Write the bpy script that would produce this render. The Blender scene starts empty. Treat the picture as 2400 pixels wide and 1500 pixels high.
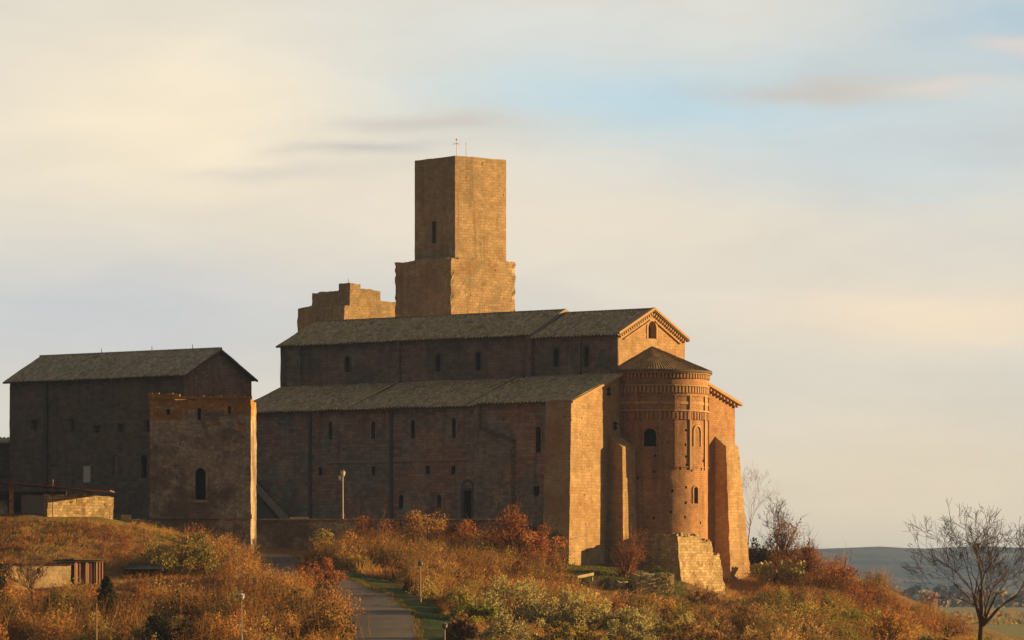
import bpy, math, random
import numpy as np
from mathutils import Vector, noise as mnoise

R = math.radians
scene = bpy.context.scene
COL = scene.collection

# ------------------------------------------------------------------ camera
F = 10000.0                 # focal length in photograph pixels (2400 wide)
HZ = 1390.0                 # photograph row of the horizon
cam_d = bpy.data.cameras.new('camera')
cam = bpy.data.objects.new('camera', cam_d)
COL.objects.link(cam)
cam_d.sensor_width = 36.0
cam_d.lens = 36.0 * F / 2400.0
cam_d.shift_y = (HZ - 750.0) / 2400.0
cam_d.clip_start = 1.0
cam_d.clip_end = 30000.0
cam.location = (0, 0, 0)
cam.rotation_euler = (R(90), 0, 0)
scene.camera = cam

# ------------------------------------------------------------------ light
SUN_AZ, SUN_EL = 17.0, 10.0     # azimuth: degrees behind the right-hand side
sdir = Vector((math.cos(R(SUN_EL)) * math.cos(R(SUN_AZ)), math.cos(R(SUN_EL)) * math.sin(R(SUN_AZ)), math.sin(R(SUN_EL))))
sun_d = bpy.data.lights.new('sun', 'SUN')
sun_d.energy = 5.0
sun_d.angle = R(0.5)
sun_d.color = (1.0, 0.61, 0.235)
sun = bpy.data.objects.new('sun', sun_d)
COL.objects.link(sun)
sun.location = (200, 100, 80)
sun.rotation_euler = sdir.to_track_quat('Z', 'Y').to_euler()

scene.view_settings.view_transform = 'Standard'
scene.view_settings.look = 'None'
scene.view_settings.exposure = 1.12
scene.view_settings.gamma = 1.0
scene.cycles.max_bounces = 6
scene.cycles.diffuse_bounces = 2
scene.cycles.transparent_max_bounces = 8


class NT:
    """small helper to wire nodes"""
    def __init__(s, tree):
        s.t = tree
        s.t.nodes.clear()

    def n(s, typ, ins=None, **kw):
        nd = s.t.nodes.new(typ)
        for k, v in kw.items():
            setattr(nd, k, v)
        for k, v in (ins or {}).items():
            s.put(nd.inputs[k], v)
        return nd

    def put(s, sock, v):
        if isinstance(v, bpy.types.NodeSocket):
            s.t.links.new(v, sock)
        elif isinstance(v, bpy.types.Node):
            s.t.links.new(v.outputs[0], sock)
        else:
            if sock.type == 'RGBA' and len(v) == 3:
                v = (*v, 1.0)
            sock.default_value = v

    def math(s, op, a, b=0.0, c=None, clamp=False):
        nd = s.n('ShaderNodeMath', operation=op, use_clamp=clamp)
        s.put(nd.inputs[0], a)
        s.put(nd.inputs[1], b)
        if c is not None:
            s.put(nd.inputs[2], c)
        return nd.outputs[0]

    def mix(s, f, a, b, blend='MIX'):
        nd = s.n('ShaderNodeMix', data_type='RGBA', blend_type=blend)
        s.put(nd.inputs[0], f)
        s.put(nd.inputs[6], a)
        s.put(nd.inputs[7], b)
        return nd.outputs[2]

    def noise(s, vec, scale, detail=4.0, rough=0.55):
        nd = s.n('ShaderNodeTexNoise', {'Vector': vec, 'Scale': scale, 'Detail': detail, 'Roughness': rough})
        return nd.outputs[0]

    def ramp(s, f, lo, hi):
        nd = s.n('ShaderNodeMapRange', {'Value': f, 'From Min': lo, 'From Max': hi}, interpolation_type='SMOOTHSTEP')
        return nd.outputs[0]

    def scalev(s, vec, sc):
        nd = s.n('ShaderNodeVectorMath', operation='MULTIPLY')
        s.put(nd.inputs[0], vec)
        nd.inputs[1].default_value = sc
        return nd.outputs[0]


# ------------------------------------------------------------------ world: Nishita sky with thin evening cloud
SKY_K = 0.047
world = bpy.data.worlds.new('World')
scene.world = world
world.use_nodes = True
w = NT(world.node_tree)
sky = w.n('ShaderNodeTexSky', sky_type='NISHITA', sun_disc=False, sun_elevation=R(SUN_EL), sun_rotation=R(90 - SUN_AZ),
          altitude=150.0, air_density=1.0, dust_density=1.6, ozone_density=1.0)
dirv = w.n('ShaderNodeTexCoord').outputs['Generated']
sep = w.n('ShaderNodeSeparateXYZ', {0: dirv})
yy = w.math('MAXIMUM', sep.outputs[1], 0.02)
cx = w.math('MULTIPLY', w.math('DIVIDE', sep.outputs[0], yy), 10.0)
cy = w.math('MULTIPLY', w.math('DIVIDE', sep.outputs[2], yy), 10.0)
pv = w.n('ShaderNodeCombineXYZ', {0: cx, 1: cy}).outputs[0]
wn = w.n('ShaderNodeTexNoise', {'Vector': w.scalev(pv, (1.0, 3.0, 1.0)), 'Scale': 1.3, 'Detail': 6.0, 'Roughness': 0.58})
warp = w.n('ShaderNodeVectorMath', operation='SUBTRACT')
w.put(warp.inputs[0], wn.outputs[1]); warp.inputs[1].default_value = (0.5, 0.5, 0.5)
warp2 = w.scalev(warp.outputs[0], (0.55, 0.17, 0.0))
add = w.n('ShaderNodeVectorMath', operation='ADD')
w.put(add.inputs[0], pv); w.put(add.inputs[1], warp2)
pw = add.outputs[0]


def cloud_blob(x, y, sx, sy, pwr=1.0):
    a = w.n('ShaderNodeVectorMath', operation='SUBTRACT')
    w.put(a.inputs[0], pw); a.inputs[1].default_value = (x, y, 0)
    b = w.scalev(a.outputs[0], (1 / sx, 1 / sy, 0))
    d = w.n('ShaderNodeVectorMath', operation='DOT_PRODUCT')
    w.put(d.inputs[0], b); w.put(d.inputs[1], b)
    return w.math('MULTIPLY', w.math('EXPONENT', w.math('MULTIPLY', d.outputs['Value'], -1.0)), pwr)


cc = None
CLOUDS = [  # x, y (tenths of the slope right and up), sizes, weight, radiance
    (-0.75, 1.12, 0.62, 0.26, 0.95, (0.90, 0.775, 0.575)),
    (-0.20, 1.32, 0.50, 0.10, 0.35, (0.70, 0.68, 0.63)),
    (0.15, 0.88, 0.75, 0.15, 0.75, (0.82, 0.71, 0.56)),
    (-1.0, 0.66, 0.75, 0.15, 0.85, (0.555, 0.575, 0.60)),
    (0.42, 1.16, 0.66, 0.115, 1.0, (0.475, 0.64, 0.72)),
    (1.18, 1.33, 0.40, 0.13, 0.95, (0.42, 0.55, 0.63)),
    (0.62, 1.36, 0.35, 0.07, 0.5, (0.73, 0.71, 0.65)),
    (0.92, 1.08, 0.50, 0.11, 0.6, (0.54, 0.655, 0.70)),
    (0.05, 1.33, 0.45, 0.10, 0.5, (0.64, 0.69, 0.69)),
    (0.74, 1.19, 0.26, 0.036, 0.95, (0.565, 0.535, 0.49)),
    (1.0, 1.19, 0.16, 0.022, 0.55, (0.77, 0.66, 0.57)),
    (1.18, 1.28, 0.10, 0.02, 0.6, (0.78, 0.62, 0.52)),
    (-0.22, 1.09, 0.22, 0.022, 0.8, (0.60, 0.555, 0.50)),
    (-0.34, 1.035, 0.16, 0.014, 0.8, (0.55, 0.525, 0.49)),
    (-0.52, 0.99, 0.22, 0.02, 0.5, (0.60, 0.56, 0.52)),
    (1.15, 1.07, 0.42, 0.06, 0.7, (0.54, 0.56, 0.57)),
    (0.75, 0.98, 0.55, 0.08, 0.6, (0.57, 0.645, 0.67)),
    (1.0, 0.66, 0.55, 0.085, 0.85, (0.88, 0.72, 0.53)),
    (0.75, 0.50, 0.60, 0.06, 0.5, (0.66, 0.635, 0.56)),
    (0.85, 0.20, 1.0, 0.26, 0.85, (0.79, 0.655, 0.465)),
    (-0.9, 0.42, 0.8, 0.08, 0.6, (0.72, 0.67, 0.56)),
]
cc = (0.665, 0.635, 0.565, 1.0)
for (bx, by, bsx, bsy, bw, bc) in CLOUDS:
    cc = w.mix(cloud_blob(bx, by, bsx, bsy, bw), cc, bc)
fine = w.noise(w.scalev(pw, (1.0, 3.6, 1.0)), 2.2, 7.0, 0.55)
cc = w.mix(1.0, cc, w.n('ShaderNodeCombineColor', {0: w.math('MULTIPLY_ADD', fine, 0.22, 0.90),
                                                  1: w.math('MULTIPLY_ADD', fine, 0.19, 0.91),
                                                  2: w.math('MULTIPLY_ADD', fine, 0.14, 0.93)}).outputs[0], 'MULTIPLY')
vs = w.n('ShaderNodeVectorMath', operation='SCALE')
w.put(vs.inputs[0], cc); vs.inputs['Scale'].default_value = 0.505 / SKY_K
# clouds limited to the view, faded above and behind to keep ambient light dim
low = w.math('MULTIPLY', w.ramp(sep.outputs[1], 0.45, 0.85), w.math('SUBTRACT', 1.0, w.ramp(sep.outputs[2], 0.22, 0.5)))
dim = w.n('ShaderNodeVectorMath', operation='SCALE')
w.put(dim.inputs[0], sky.outputs[0]); dim.inputs['Scale'].default_value = 0.25
# unseen cream cloud overhead, added to warm and lift the ambient light
hn_ = w.ramp(w.noise(w.scalev(dirv, (1.0, 2.2, 1.0)), 1.6, 5.0, 0.55), 0.40, 0.60)
hi_ = w.math('MULTIPLY', w.math('MULTIPLY_ADD', hn_, 0.5, 0.45), w.ramp(sep.outputs[2], 0.30, 0.62))
over = w.mix(hi_, dim.outputs[0], (0.155 / SKY_K, 0.143 / SKY_K, 0.122 / SKY_K, 1))
bg_col = w.mix(low, over, vs.outputs[0])
bg = w.n('ShaderNodeBackground', {'Color': bg_col, 'Strength': SKY_K})
w.n('ShaderNodeOutputWorld', {'Surface': bg})


# ------------------------------------------------------------------ helpers
def at(px, py, Y):
    return Vector(((px - 1200.0) / F * Y, Y, (HZ - py) / F * Y))


def topx(p):
    return 1200 + F * p[0] / p[1], HZ - F * p[2] / p[1]


class MB:
    def __init__(s):
        s.v = []; s.f = []; s.uv = []; s.mi = []

    def face(s, pts, uvs=None, mi=0):
        b = len(s.v)
        s.v.extend([tuple(p) for p in pts])
        s.f.append(tuple(range(b, b + len(pts))))
        s.uv.append(uvs if uvs is not None else auto_uv(pts))
        s.mi.append(mi)

    def box(s, c, ax, ay, az, mi=0):
        """c centre, half-axis vectors"""
        c = Vector(c); ax = Vector(ax); ay = Vector(ay); az = Vector(az)
        def q(a, b, d):
            s.face([c + d - a - b, c + d + a - b, c + d + a + b, c + d - a + b], None, mi)
        q(ax, ay, az); q(ay, ax, -az); q(ay, az, ax); q(az, ay, -ax); q(az, ax, ay); q(ax, az, -ay)

    def tube(s, pts, rads, n=6, mi=0, cap=True):
        rings = []
        for i, p in enumerate(pts):
            p = Vector(p)
            if i == 0: d = Vector(pts[1]) - p
            elif i == len(pts) - 1: d = p - Vector(pts[i - 1])
            else: d = Vector(pts[i + 1]) - Vector(pts[i - 1])
            d.normalize()
            a = d.orthogonal().normalized() if abs(d.z) < 0.9 else d.cross(Vector((0, 1, 0))).normalized()
            b = d.cross(a)
            rings.append([p + (a * math.cos(2 * math.pi * k / n) + b * math.sin(2 * math.pi * k / n)) * rads[i] for k in range(n)])
        for i in range(len(rings) - 1):
            for k in range(n):
                k2 = (k + 1) % n
                s.face([rings[i][k], rings[i][k2], rings[i + 1][k2], rings[i + 1][k]], None, mi)
        if cap:
            s.face(list(reversed(rings[0])), None, mi); s.face(rings[-1], None, mi)


def auto_uv(pts):
    p0 = Vector(pts[0])
    nrm = Vector((0, 0, 0))
    for i in range(1, len(pts) - 1):
        nrm += (Vector(pts[i]) - p0).cross(Vector(pts[i + 1]) - p0)
    if nrm.length < 1e-12:
        return [(0, 0)] * len(pts)
    nrm.normalize()
    if abs(nrm.z) > 0.9:
        return [(p[0], p[1]) for p in pts]
    h = Vector((0, 0, 1)).cross(nrm).normalized()
    return [(Vector(p).dot(h), p[2]) for p in pts]


def root(name, loc, label, cat, group=None):
    o = bpy.data.objects.new(name, None)
    o.empty_display_size = 0.5
    COL.objects.link(o)
    o.location = loc
    o['label'] = label; o['category'] = cat
    if group: o['group'] = group
    return o


def tag(o, label=None, cat=None, group=None, kind=None):
    if label: o['label'] = label
    if cat: o['category'] = cat
    if group: o['group'] = group
    if kind: o['kind'] = kind
    return o


def base_of(o):
    while o.parent is not None:
        o = o.parent
    return Vector(o.location)


def build(name, mb, mats, parent=None, loc=None, smooth=False):
    if not isinstance(mats, (list, tuple)): mats = [mats]
    off = base_of(parent) if parent is not None else Vector(loc or (0, 0, 0))
    me = bpy.data.meshes.new(name)
    me.from_pydata([(x - off.x, y - off.y, z - off.z) for x, y, z in mb.v], [], mb.f)
    uvl = me.uv_layers.new(name='UVMap')
    flat = [c for fuv in mb.uv for uvp in fuv for c in uvp]
    uvl.data.foreach_set('uv', flat)
    me.polygons.foreach_set('material_index', mb.mi)
    for m in mats: me.materials.append(m)
    if smooth:
        me.polygons.foreach_set('use_smooth', [True] * len(mb.f))
    o = bpy.data.objects.new(name, me)
    COL.objects.link(o)
    if parent is not None: o.parent = parent
    else: o.location = off
    return o


def np_mesh(name, V, faces_flat, counts, mats, mi=None, col=None, smooth=False):
    me = bpy.data.meshes.new(name)
    V = np.asarray(V, dtype=np.float32)
    faces_flat = np.asarray(faces_flat, dtype=np.int32)
    counts = np.asarray(counts, dtype=np.int32)
    me.vertices.add(len(V)); me.vertices.foreach_set('co', V.ravel())
    me.loops.add(len(faces_flat)); me.loops.foreach_set('vertex_index', faces_flat)
    me.polygons.add(len(counts))
    starts = np.zeros(len(counts), dtype=np.int32); starts[1:] = np.cumsum(counts)[:-1]
    me.polygons.foreach_set('loop_start', starts)
    if mi is not None: me.polygons.foreach_set('material_index', np.asarray(mi, dtype=np.int32))
    if smooth: me.polygons.foreach_set('use_smooth', np.ones(len(counts), dtype=bool))
    for m in mats: me.materials.append(m)
    if col is not None:
        a = me.color_attributes.new('tint', 'FLOAT_COLOR', 'POINT')
        c4 = np.ones((len(V), 4), dtype=np.float32); c4[:, :3] = col
        a.data.foreach_set('color', c4.ravel())
    me.update(calc_edges=True)
    me.validate()
    return me


# ------------------------------------------------------------------ materials
def principled(nt, col, rough=0.9, bump=None, bump_d=0.03, spec=0.25, trans=None):
    p = nt.n('ShaderNodeBsdfPrincipled', {'Base Color': col, 'Roughness': rough, 'Specular IOR Level': spec})
    if bump is not None:
        b = nt.n('ShaderNodeBump', {'Height': bump, 'Strength': 0.7, 'Distance': bump_d})
        nt.put(p.inputs['Normal'], b.outputs[0])
    if trans is not None:
        t = nt.n('ShaderNodeBsdfTranslucent', {'Color': trans})
        mx = nt.n('ShaderNodeMixShader', {0: 0.3, 1: p.outputs[0], 2: t.outputs[0]})
        nt.n('ShaderNodeOutputMaterial', {'Surface': mx.outputs[0]})
    else:
        nt.n('ShaderNodeOutputMaterial', {'Surface': p.outputs[0]})
    return p


def new_mat(name):
    m = bpy.data.materials.new(name)
    m.use_nodes = True
    return m, NT(m.node_tree)


def stone(name, a, b, c=None, bw=0.55, bh=0.27, mort=0.55, patch=0.16, streak=0.35, c_amt=0.5, pits=0.5, var=0.35, seed=0.0, rubble=False):
    """coursed masonry: a/b two block colours in large patches, c a weathering colour"""
    m, nt = new_mat(name)
    tc = nt.n('ShaderNodeTexCoord')
    uv = tc.outputs['UV']
    ob = nt.n('ShaderNodeVectorMath', operation='ADD')
    nt.put(ob.inputs[0], tc.outputs['Object']); ob.inputs[1].default_value = (seed, seed * 2, seed * 0.7)
    ob = ob.outputs[0]
    # wobble the courses slightly
    wob = nt.n('ShaderNodeTexNoise', {'Vector': ob, 'Scale': 0.6, 'Detail': 2.0})
    wv = nt.n('ShaderNodeVectorMath', operation='MULTIPLY_ADD')
    nt.put(wv.inputs[0], wob.outputs[1]); wv.inputs[1].default_value = (0.30, 0.22, 0); nt.put(wv.inputs[2], uv)
    br = nt.n('ShaderNodeTexBrick', {'Vector': wv.outputs[0], 'Color1': (1, 1, 1), 'Color2': (0, 0, 0), 'Mortar': (0.5, 0.5, 0.5),
                                     'Scale': 1.0, 'Mortar Size': 0.03, 'Mortar Smooth': 0.4, 'Bias': 0.0, 'Brick Width': bw, 'Row Height': bh})
    bfac, bcol = br.outputs['Fac'], br.outputs['Color']
    if rubble:
        rv = nt.scalev(wv.outputs[0], (1 / bw, 1 / bh, 1.0))
        ve = nt.n('ShaderNodeTexVoronoi', {'Vector': rv, 'Scale': 0.9, 'Randomness': 0.85}, feature='DISTANCE_TO_EDGE')
        vc_ = nt.n('ShaderNodeTexVoronoi', {'Vector': rv, 'Scale': 0.9, 'Randomness': 0.85})
        bfac = nt.math('SUBTRACT', 1.0, nt.ramp(ve.outputs['Distance'], 0.02, 0.12))
        bcol = nt.n('ShaderNodeSeparateColor', {0: vc_.outputs['Color']}).outputs[0]
    big = nt.ramp(nt.noise(ob, patch, 6.0, 0.68), 0.44, 0.56)
    mid = nt.noise(ob, 1.1, 4.0, 0.65)
    finen = nt.noise(ob, 6.0, 3.0, 0.7)
    colr = nt.mix(big, a, b)
    # individual blocks differ
    blk = nt.math('MULTIPLY_ADD', bcol, var, 1.0 - var / 2)
    colr = nt.mix(1.0, colr, nt.n('ShaderNodeCombineColor', {0: blk, 1: blk, 2: blk}).outputs[0], 'MULTIPLY')
    m2 = nt.math('MULTIPLY_ADD', mid, 0.9, 0.55)
    colr = nt.mix(1.0, colr, nt.n('ShaderNodeCombineColor', {0: m2, 1: m2, 2: m2}).outputs[0], 'MULTIPLY')
    f2 = nt.math('MULTIPLY_ADD', finen, 0.8, 0.6)
    colr = nt.mix(1.0, colr, nt.n('ShaderNodeCombineColor', {0: f2, 1: f2, 2: f2}).outputs[0], 'MULTIPLY')
    # weathering streaks that run down the wall
    st = nt.ramp(nt.noise(nt.scalev(ob, (1.6, 1.6, 0.13)), 0.7, 5.0, 0.62), 0.50, 0.72)
    colr = nt.mix(nt.math('MULTIPLY', st, streak), colr, (a[0] * 0.38, a[1] * 0.36, a[2] * 0.36, 1))
    if c is not None:
        cm = nt.ramp(nt.noise(ob, 0.33, 6.0, 0.7), 0.52, 0.66)
        colr = nt.mix(nt.math('MULTIPLY', cm, c_amt), colr, c)
    colr = nt.mix(nt.math('MULTIPLY', bfac, mort), colr, (a[0] * 0.5, a[1] * 0.48, a[2] * 0.45, 1))
    # putlog holes and lost stones
    vo = nt.n('ShaderNodeTexVoronoi', {'Vector': ob, 'Scale': 1.25, 'Randomness': 1.0})
    pit = nt.math('SUBTRACT', 1.0, nt.ramp(vo.outputs['Distance'], 0.09, 0.17))
    sel = nt.ramp(nt.noise(ob, 0.5, 2.0), 0.48, 0.56)
    pit = nt.math('MULTIPLY', pit, sel)
    colr = nt.mix(nt.math('MULTIPLY', pit, pits), colr, (a[0] * 0.25, a[1] * 0.22, a[2] * 0.2, 1))
    hgt = nt.math('ADD', nt.math('MULTIPLY', bfac, -0.5), nt.math('MULTIPLY', finen, 1.1))
    hgt = nt.math('ADD', hgt, nt.math('MULTIPLY', mid, 1.2))
    hgt = nt.math('SUBTRACT', hgt, nt.math('MULTIPLY', pit, 2.0))
    principled(nt, colr, 0.95, hgt, 0.03, 0.12)
    return m


def plain(name, col, rough=0.8, var=0.3, scale=2.0, metal=0.0, spec=0.3):
    m, nt = new_mat(name)
    ob = nt.n('ShaderNodeTexCoord').outputs['Object']
    nz = nt.noise(ob, scale, 5.0, 0.65)
    f = nt.math('MULTIPLY_ADD', nz, var * 2, 1 - var)
    c = nt.mix(1.0, (*col, 1), nt.n('ShaderNodeCombineColor', {0: f, 1: f, 2: f}).outputs[0], 'MULTIPLY')
    p = principled(nt, c, rough, nz, 0.01, spec)
    p.inputs['Metallic'].default_value = metal
    return m


def tile_mat(name, a, b, moss):
    m, nt = new_mat(name)
    tc = nt.n('ShaderNodeTexCoord')
    ob = tc.outputs['Object']; uv = tc.outputs['UV']
    vo = nt.n('ShaderNodeTexVoronoi', {'Vector': nt.scalev(uv, (3.1, 2.2, 1)), 'Scale': 1.0})
    rnd = nt.n('ShaderNodeSeparateColor', {0: vo.outputs['Color']}).outputs[0]
    c = nt.mix(rnd, a, b)
    n1 = nt.noise(ob, 0.45, 6.0, 0.7)
    c = nt.mix(nt.math('MULTIPLY', nt.ramp(n1, 0.45, 0.65), 0.7), c, moss)
    n2 = nt.noise(ob, 3.0, 4.0, 0.7)
    f = nt.math('MULTIPLY_ADD', n2, 1.7, 0.15)
    c = nt.mix(1.0, c, nt.n('ShaderNodeCombineColor', {0: f, 1: f, 2: f}).outputs[0], 'MULTIPLY')
    principled(nt, c, 0.9, n2, 0.04, 0.15)
    return m


def leaf_mat(name, trans=0.25):
    m, nt = new_mat(name)
    at_ = nt.n('ShaderNodeAttribute', attribute_name='tint')
    inf = nt.n('ShaderNodeObjectInfo')
    f = nt.math('MULTIPLY_ADD', inf.outputs['Random'], 0.3, 0.85)
    c = nt.mix(1.0, at_.outputs['Color'], nt.n('ShaderNodeCombineColor', {0: f, 1: f, 2: f}).outputs[0], 'MULTIPLY')
    p = nt.n('ShaderNodeBsdfPrincipled', {'Base Color': c, 'Roughness': 0.8, 'Specular IOR Level': 0.15})
    t = nt.n('ShaderNodeBsdfTranslucent', {'Color': c})
    mx = nt.n('ShaderNodeMixShader', {0: trans, 1: p.outputs[0], 2: t.outputs[0]})
    nt.n('ShaderNodeOutputMaterial', {'Surface': mx.outputs[0]})
    return m


M = {}
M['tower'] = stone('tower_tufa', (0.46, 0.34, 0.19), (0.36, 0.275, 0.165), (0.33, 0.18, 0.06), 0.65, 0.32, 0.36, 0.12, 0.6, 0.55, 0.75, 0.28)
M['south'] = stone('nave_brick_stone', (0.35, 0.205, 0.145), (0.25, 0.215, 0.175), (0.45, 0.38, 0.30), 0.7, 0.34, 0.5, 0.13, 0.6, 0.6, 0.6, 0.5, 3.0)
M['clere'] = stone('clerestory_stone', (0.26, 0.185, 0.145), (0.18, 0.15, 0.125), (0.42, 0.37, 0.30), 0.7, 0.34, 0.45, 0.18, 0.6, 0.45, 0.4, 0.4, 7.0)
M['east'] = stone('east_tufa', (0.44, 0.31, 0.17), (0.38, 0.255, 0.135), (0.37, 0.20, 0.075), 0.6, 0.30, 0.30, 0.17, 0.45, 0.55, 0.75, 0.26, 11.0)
M['apse'] = stone('apse_brick', (0.40, 0.225, 0.115), (0.33, 0.19, 0.105), (0.40, 0.28, 0.16), 0.45, 0.2, 0.3, 0.22, 0.6, 0.4, 0.7, 0.3, 17.0)
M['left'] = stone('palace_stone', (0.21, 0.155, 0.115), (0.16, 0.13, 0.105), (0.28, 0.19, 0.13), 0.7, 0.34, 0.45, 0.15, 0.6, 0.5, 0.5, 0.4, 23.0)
M['ruin'] = stone('ruin_rubble', (0.38, 0.32, 0.24), (0.17, 0.13, 0.105), (0.50, 0.43, 0.32), 0.45, 0.30, 0.6, 0.25, 0.55, 0.5, 0.9, 0.5, 29.0, rubble=True)
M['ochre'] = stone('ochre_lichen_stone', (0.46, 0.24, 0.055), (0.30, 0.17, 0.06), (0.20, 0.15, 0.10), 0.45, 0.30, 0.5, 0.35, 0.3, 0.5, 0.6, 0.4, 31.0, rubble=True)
M['plinth'] = stone('plinth_rubble', (0.46, 0.37, 0.20), (0.40, 0.30, 0.16), (0.28, 0.24, 0.10), 0.5, 0.3, 0.55, 0.4, 0.4, 0.5, 0.9, 0.5, 37.0, rubble=True)
M['footing'] = stone('footing_coursed_rubble', (0.46, 0.36, 0.20), (0.37, 0.265, 0.14), (0.30, 0.25, 0.11), 0.5, 0.27, 0.75, 0.4, 0.5, 0.5, 0.95, 0.6, 43.0)
M['render'] = stone('cream_render', (0.55, 0.43, 0.25), (0.50, 0.37, 0.20), (0.40, 0.28, 0.13), 0.8, 0.4, 0.25, 0.5, 0.3, 0.4, 0.4, 0.2, 41.0)
M['trim'] = plain('grey_stone_trim', (0.30, 0.24, 0.17), 0.9, 0.3, 3.0)
M['trim_d'] = plain('dark_stone_trim', (0.13, 0.10, 0.08), 0.9, 0.3, 3.0)
M['corbel'] = plain('pale_corbel_stone', (0.43, 0.275, 0.135), 0.9, 0.3, 3.0)
M['dark'] = plain('dark_interior', (0.015, 0.013, 0.012), 0.9, 0.3, 3.0)
M['tile'] = tile_mat('old_roof_tiles', (0.58, 0.44, 0.29), (0.26, 0.20, 0.13), (0.40, 0.34, 0.15))
M['tile_w'] = tile_mat('warm_roof_tiles', (0.34, 0.22, 0.11), (0.20, 0.13, 0.065), (0.20, 0.18, 0.08))
M['tile_d'] = tile_mat('grey_roof_tiles', (0.54, 0.44, 0.32), (0.26, 0.22, 0.16), (0.38, 0.33, 0.20))
M['metal'] = plain('dull_metal', (0.22, 0.21, 0.20), 0.5, 0.2, 4.0, 0.6)
M['pole'] = plain('pale_pole_paint', (0.34, 0.29, 0.23), 0.5, 0.15, 2.0)
M['white'] = plain('white_paint', (0.62, 0.58, 0.52), 0.5, 0.1, 2.0)
M['lamp'] = plain('lamp_glass', (0.6, 0.57, 0.5), 0.3, 0.05, 2.0)
M['rust'] = plain('rusty_sheet', (0.20, 0.075, 0.04), 0.7, 0.45, 1.5)
M['wood'] = plain('weathered_wood', (0.48, 0.38, 0.20), 0.8, 0.3, 3.0)
M['bark'] = plain('bark', (0.12, 0.076, 0.044), 0.95, 0.35, 4.0)
M['bark_m'] = plain('brown_bark', (0.15, 0.085, 0.05), 0.95, 0.35, 4.0)
M['bark_p'] = plain('pale_bark', (0.36, 0.22, 0.12), 0.95, 0.35, 4.0)
M['leaf'] = leaf_mat('foliage', 0.42)
M['cactus'] = plain('cactus_pad', (0.34, 0.31, 0.075), 0.5, 0.5, 6.0)

# ------------------------------------------------------------------ terrain
def hashn(x, y, s):
    return mnoise.noise(Vector((x, y, s)))


CP = []
def cp(px, py, Y): p = at(px, py, Y); CP.append((p.x, p.y, p.z))
# left slope
cp(0, 1206, 388); cp(120, 1212, 386); cp(260, 1222, 389); cp(330, 1240, 385); cp(350, 1258, 380); cp(0, 1195, 396); cp(250, 1200, 400)
cp(0, 1300, 369); cp(200, 1300, 371); cp(350, 1302, 375); cp(500, 1320, 382); cp(100, 1390, 350); cp(0, 1402, 345)
cp(300, 1400, 346); cp(500, 1400, 350); cp(0, 1500, 300); cp(250, 1500, 300); cp(500, 1500, 300); cp(700, 1500, 298)
cp(620, 1350, 372); cp(700, 1420, 340); cp(600, 1309, 403)
# road line
RD = [(925, 1960, 215), (912, 1660, 250), (899, 1503, 290), (882, 1425, 320), (842, 1382, 340), (760, 1354, 356), (680, 1331, 372), (632, 1309, 390), (606, 1297, 401)]
for q in RD[1:]: cp(*q)
# verge and bank right of the road
cp(1020, 1432, 335); cp(1040, 1500, 300); cp(1060, 1385, 362); cp(1000, 1330, 380); cp(860, 1312, 395); cp(1100, 1340, 390)
cp(820, 1300, 408); cp(1000, 1290, 408); cp(1150, 1300, 406); cp(720, 1292, 408)
cp(1200, 1330, 398); cp(1290, 1337, 405); cp(1330, 1336, 416); cp(1200, 1460, 330); cp(1350, 1470, 330); cp(1500, 1500, 320)
cp(1400, 1408, 401.5); cp(1480, 1410, 401.5); cp(1570, 1410, 401.5); cp(1330, 1420, 385); cp(1480, 1418, 396); cp(1620, 1420, 400)
# lawn shelf in front of the apse
cp(1360, 1352, 408); cp(1450, 1350, 408); cp(1570, 1352, 409); cp(1420, 1336, 418); cp(1560, 1338, 420)
cp(1650, 1408, 414); cp(1740, 1408, 428); cp(1700, 1408, 424); cp(1752, 1404, 436); cp(1690, 1420, 408); cp(1775, 1412, 416); cp(1600, 1412, 408)
# right spur
cp(1790, 1320, 446); cp(1870, 1322, 448); cp(1960, 1350, 448); cp(2030, 1400, 446); cp(1830, 1400, 405); cp(1950, 1420, 398); cp(2050, 1478, 380)
cp(1850, 1500, 325); cp(2150, 1512, 345); cp(2300, 1545, 300); cp(2200, 1480, 430); cp(2350, 1500, 420); cp(2110, 1470, 440); cp(2250, 1520, 370); cp(2080, 1500, 400)
# plateau behind and under the church
for (X, Y, z) in [(-45, 415, 7.2), (-60, 415, 7.6), (-45, 440, 7.6), (-65, 450, 7.8), (-30, 470, 7.2), (-20, 430, 5.4), (-10, 425, 5.2), (0, 430, 4.6), (-26, 425, 5.4),
                  (10, 440, 4.5), (20, 455, 4.5), (0, 470, 7.2), (-10, 500, 7.5), (20, 490, 6.5), (-40, 500, 7.5), (-70, 500, 7.5), (-90, 400, 7), (-90, 350, 1), (-90, 300, -3),
                  (-90, 450, 7.8), (38, 470, 1.5), (50, 440, -5), (55, 480, -6.5), (60, 380, -5), (65, 320, -5), (30, 500, 3), (-40, 250, -5), (0, 250, -5.0), (40, 250, -5.5), (-90, 250, -5), (80, 250, -6.5), (80, 500, -8), (30, 520, 0), (-50, 520, 7)]:
    CP.append((X, Y, z))
CPA = np.array(CP)


def tps_fit(P, lam=0.4):
    n = len(P)
    xy = P[:, :2] / 100.0
    d = np.linalg.norm(xy[:, None] - xy[None], axis=2)
    K = np.where(d > 0, d * d * np.log(d + 1e-12), 0) + lam * 0.01 * np.eye(n)
    Pm = np.c_[np.ones(n), xy]
    A = np.zeros((n + 3, n + 3)); A[:n, :n] = K; A[:n, n:] = Pm; A[n:, :n] = Pm.T
    return xy, np.linalg.solve(A, np.r_[P[:, 2], 0, 0, 0])


TXY, TW = tps_fit(CPA)


def sstep(a, b, x):
    t = np.clip((x - a) / (b - a), 0, 1)
    return t * t * (3 - 2 * t)


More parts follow.
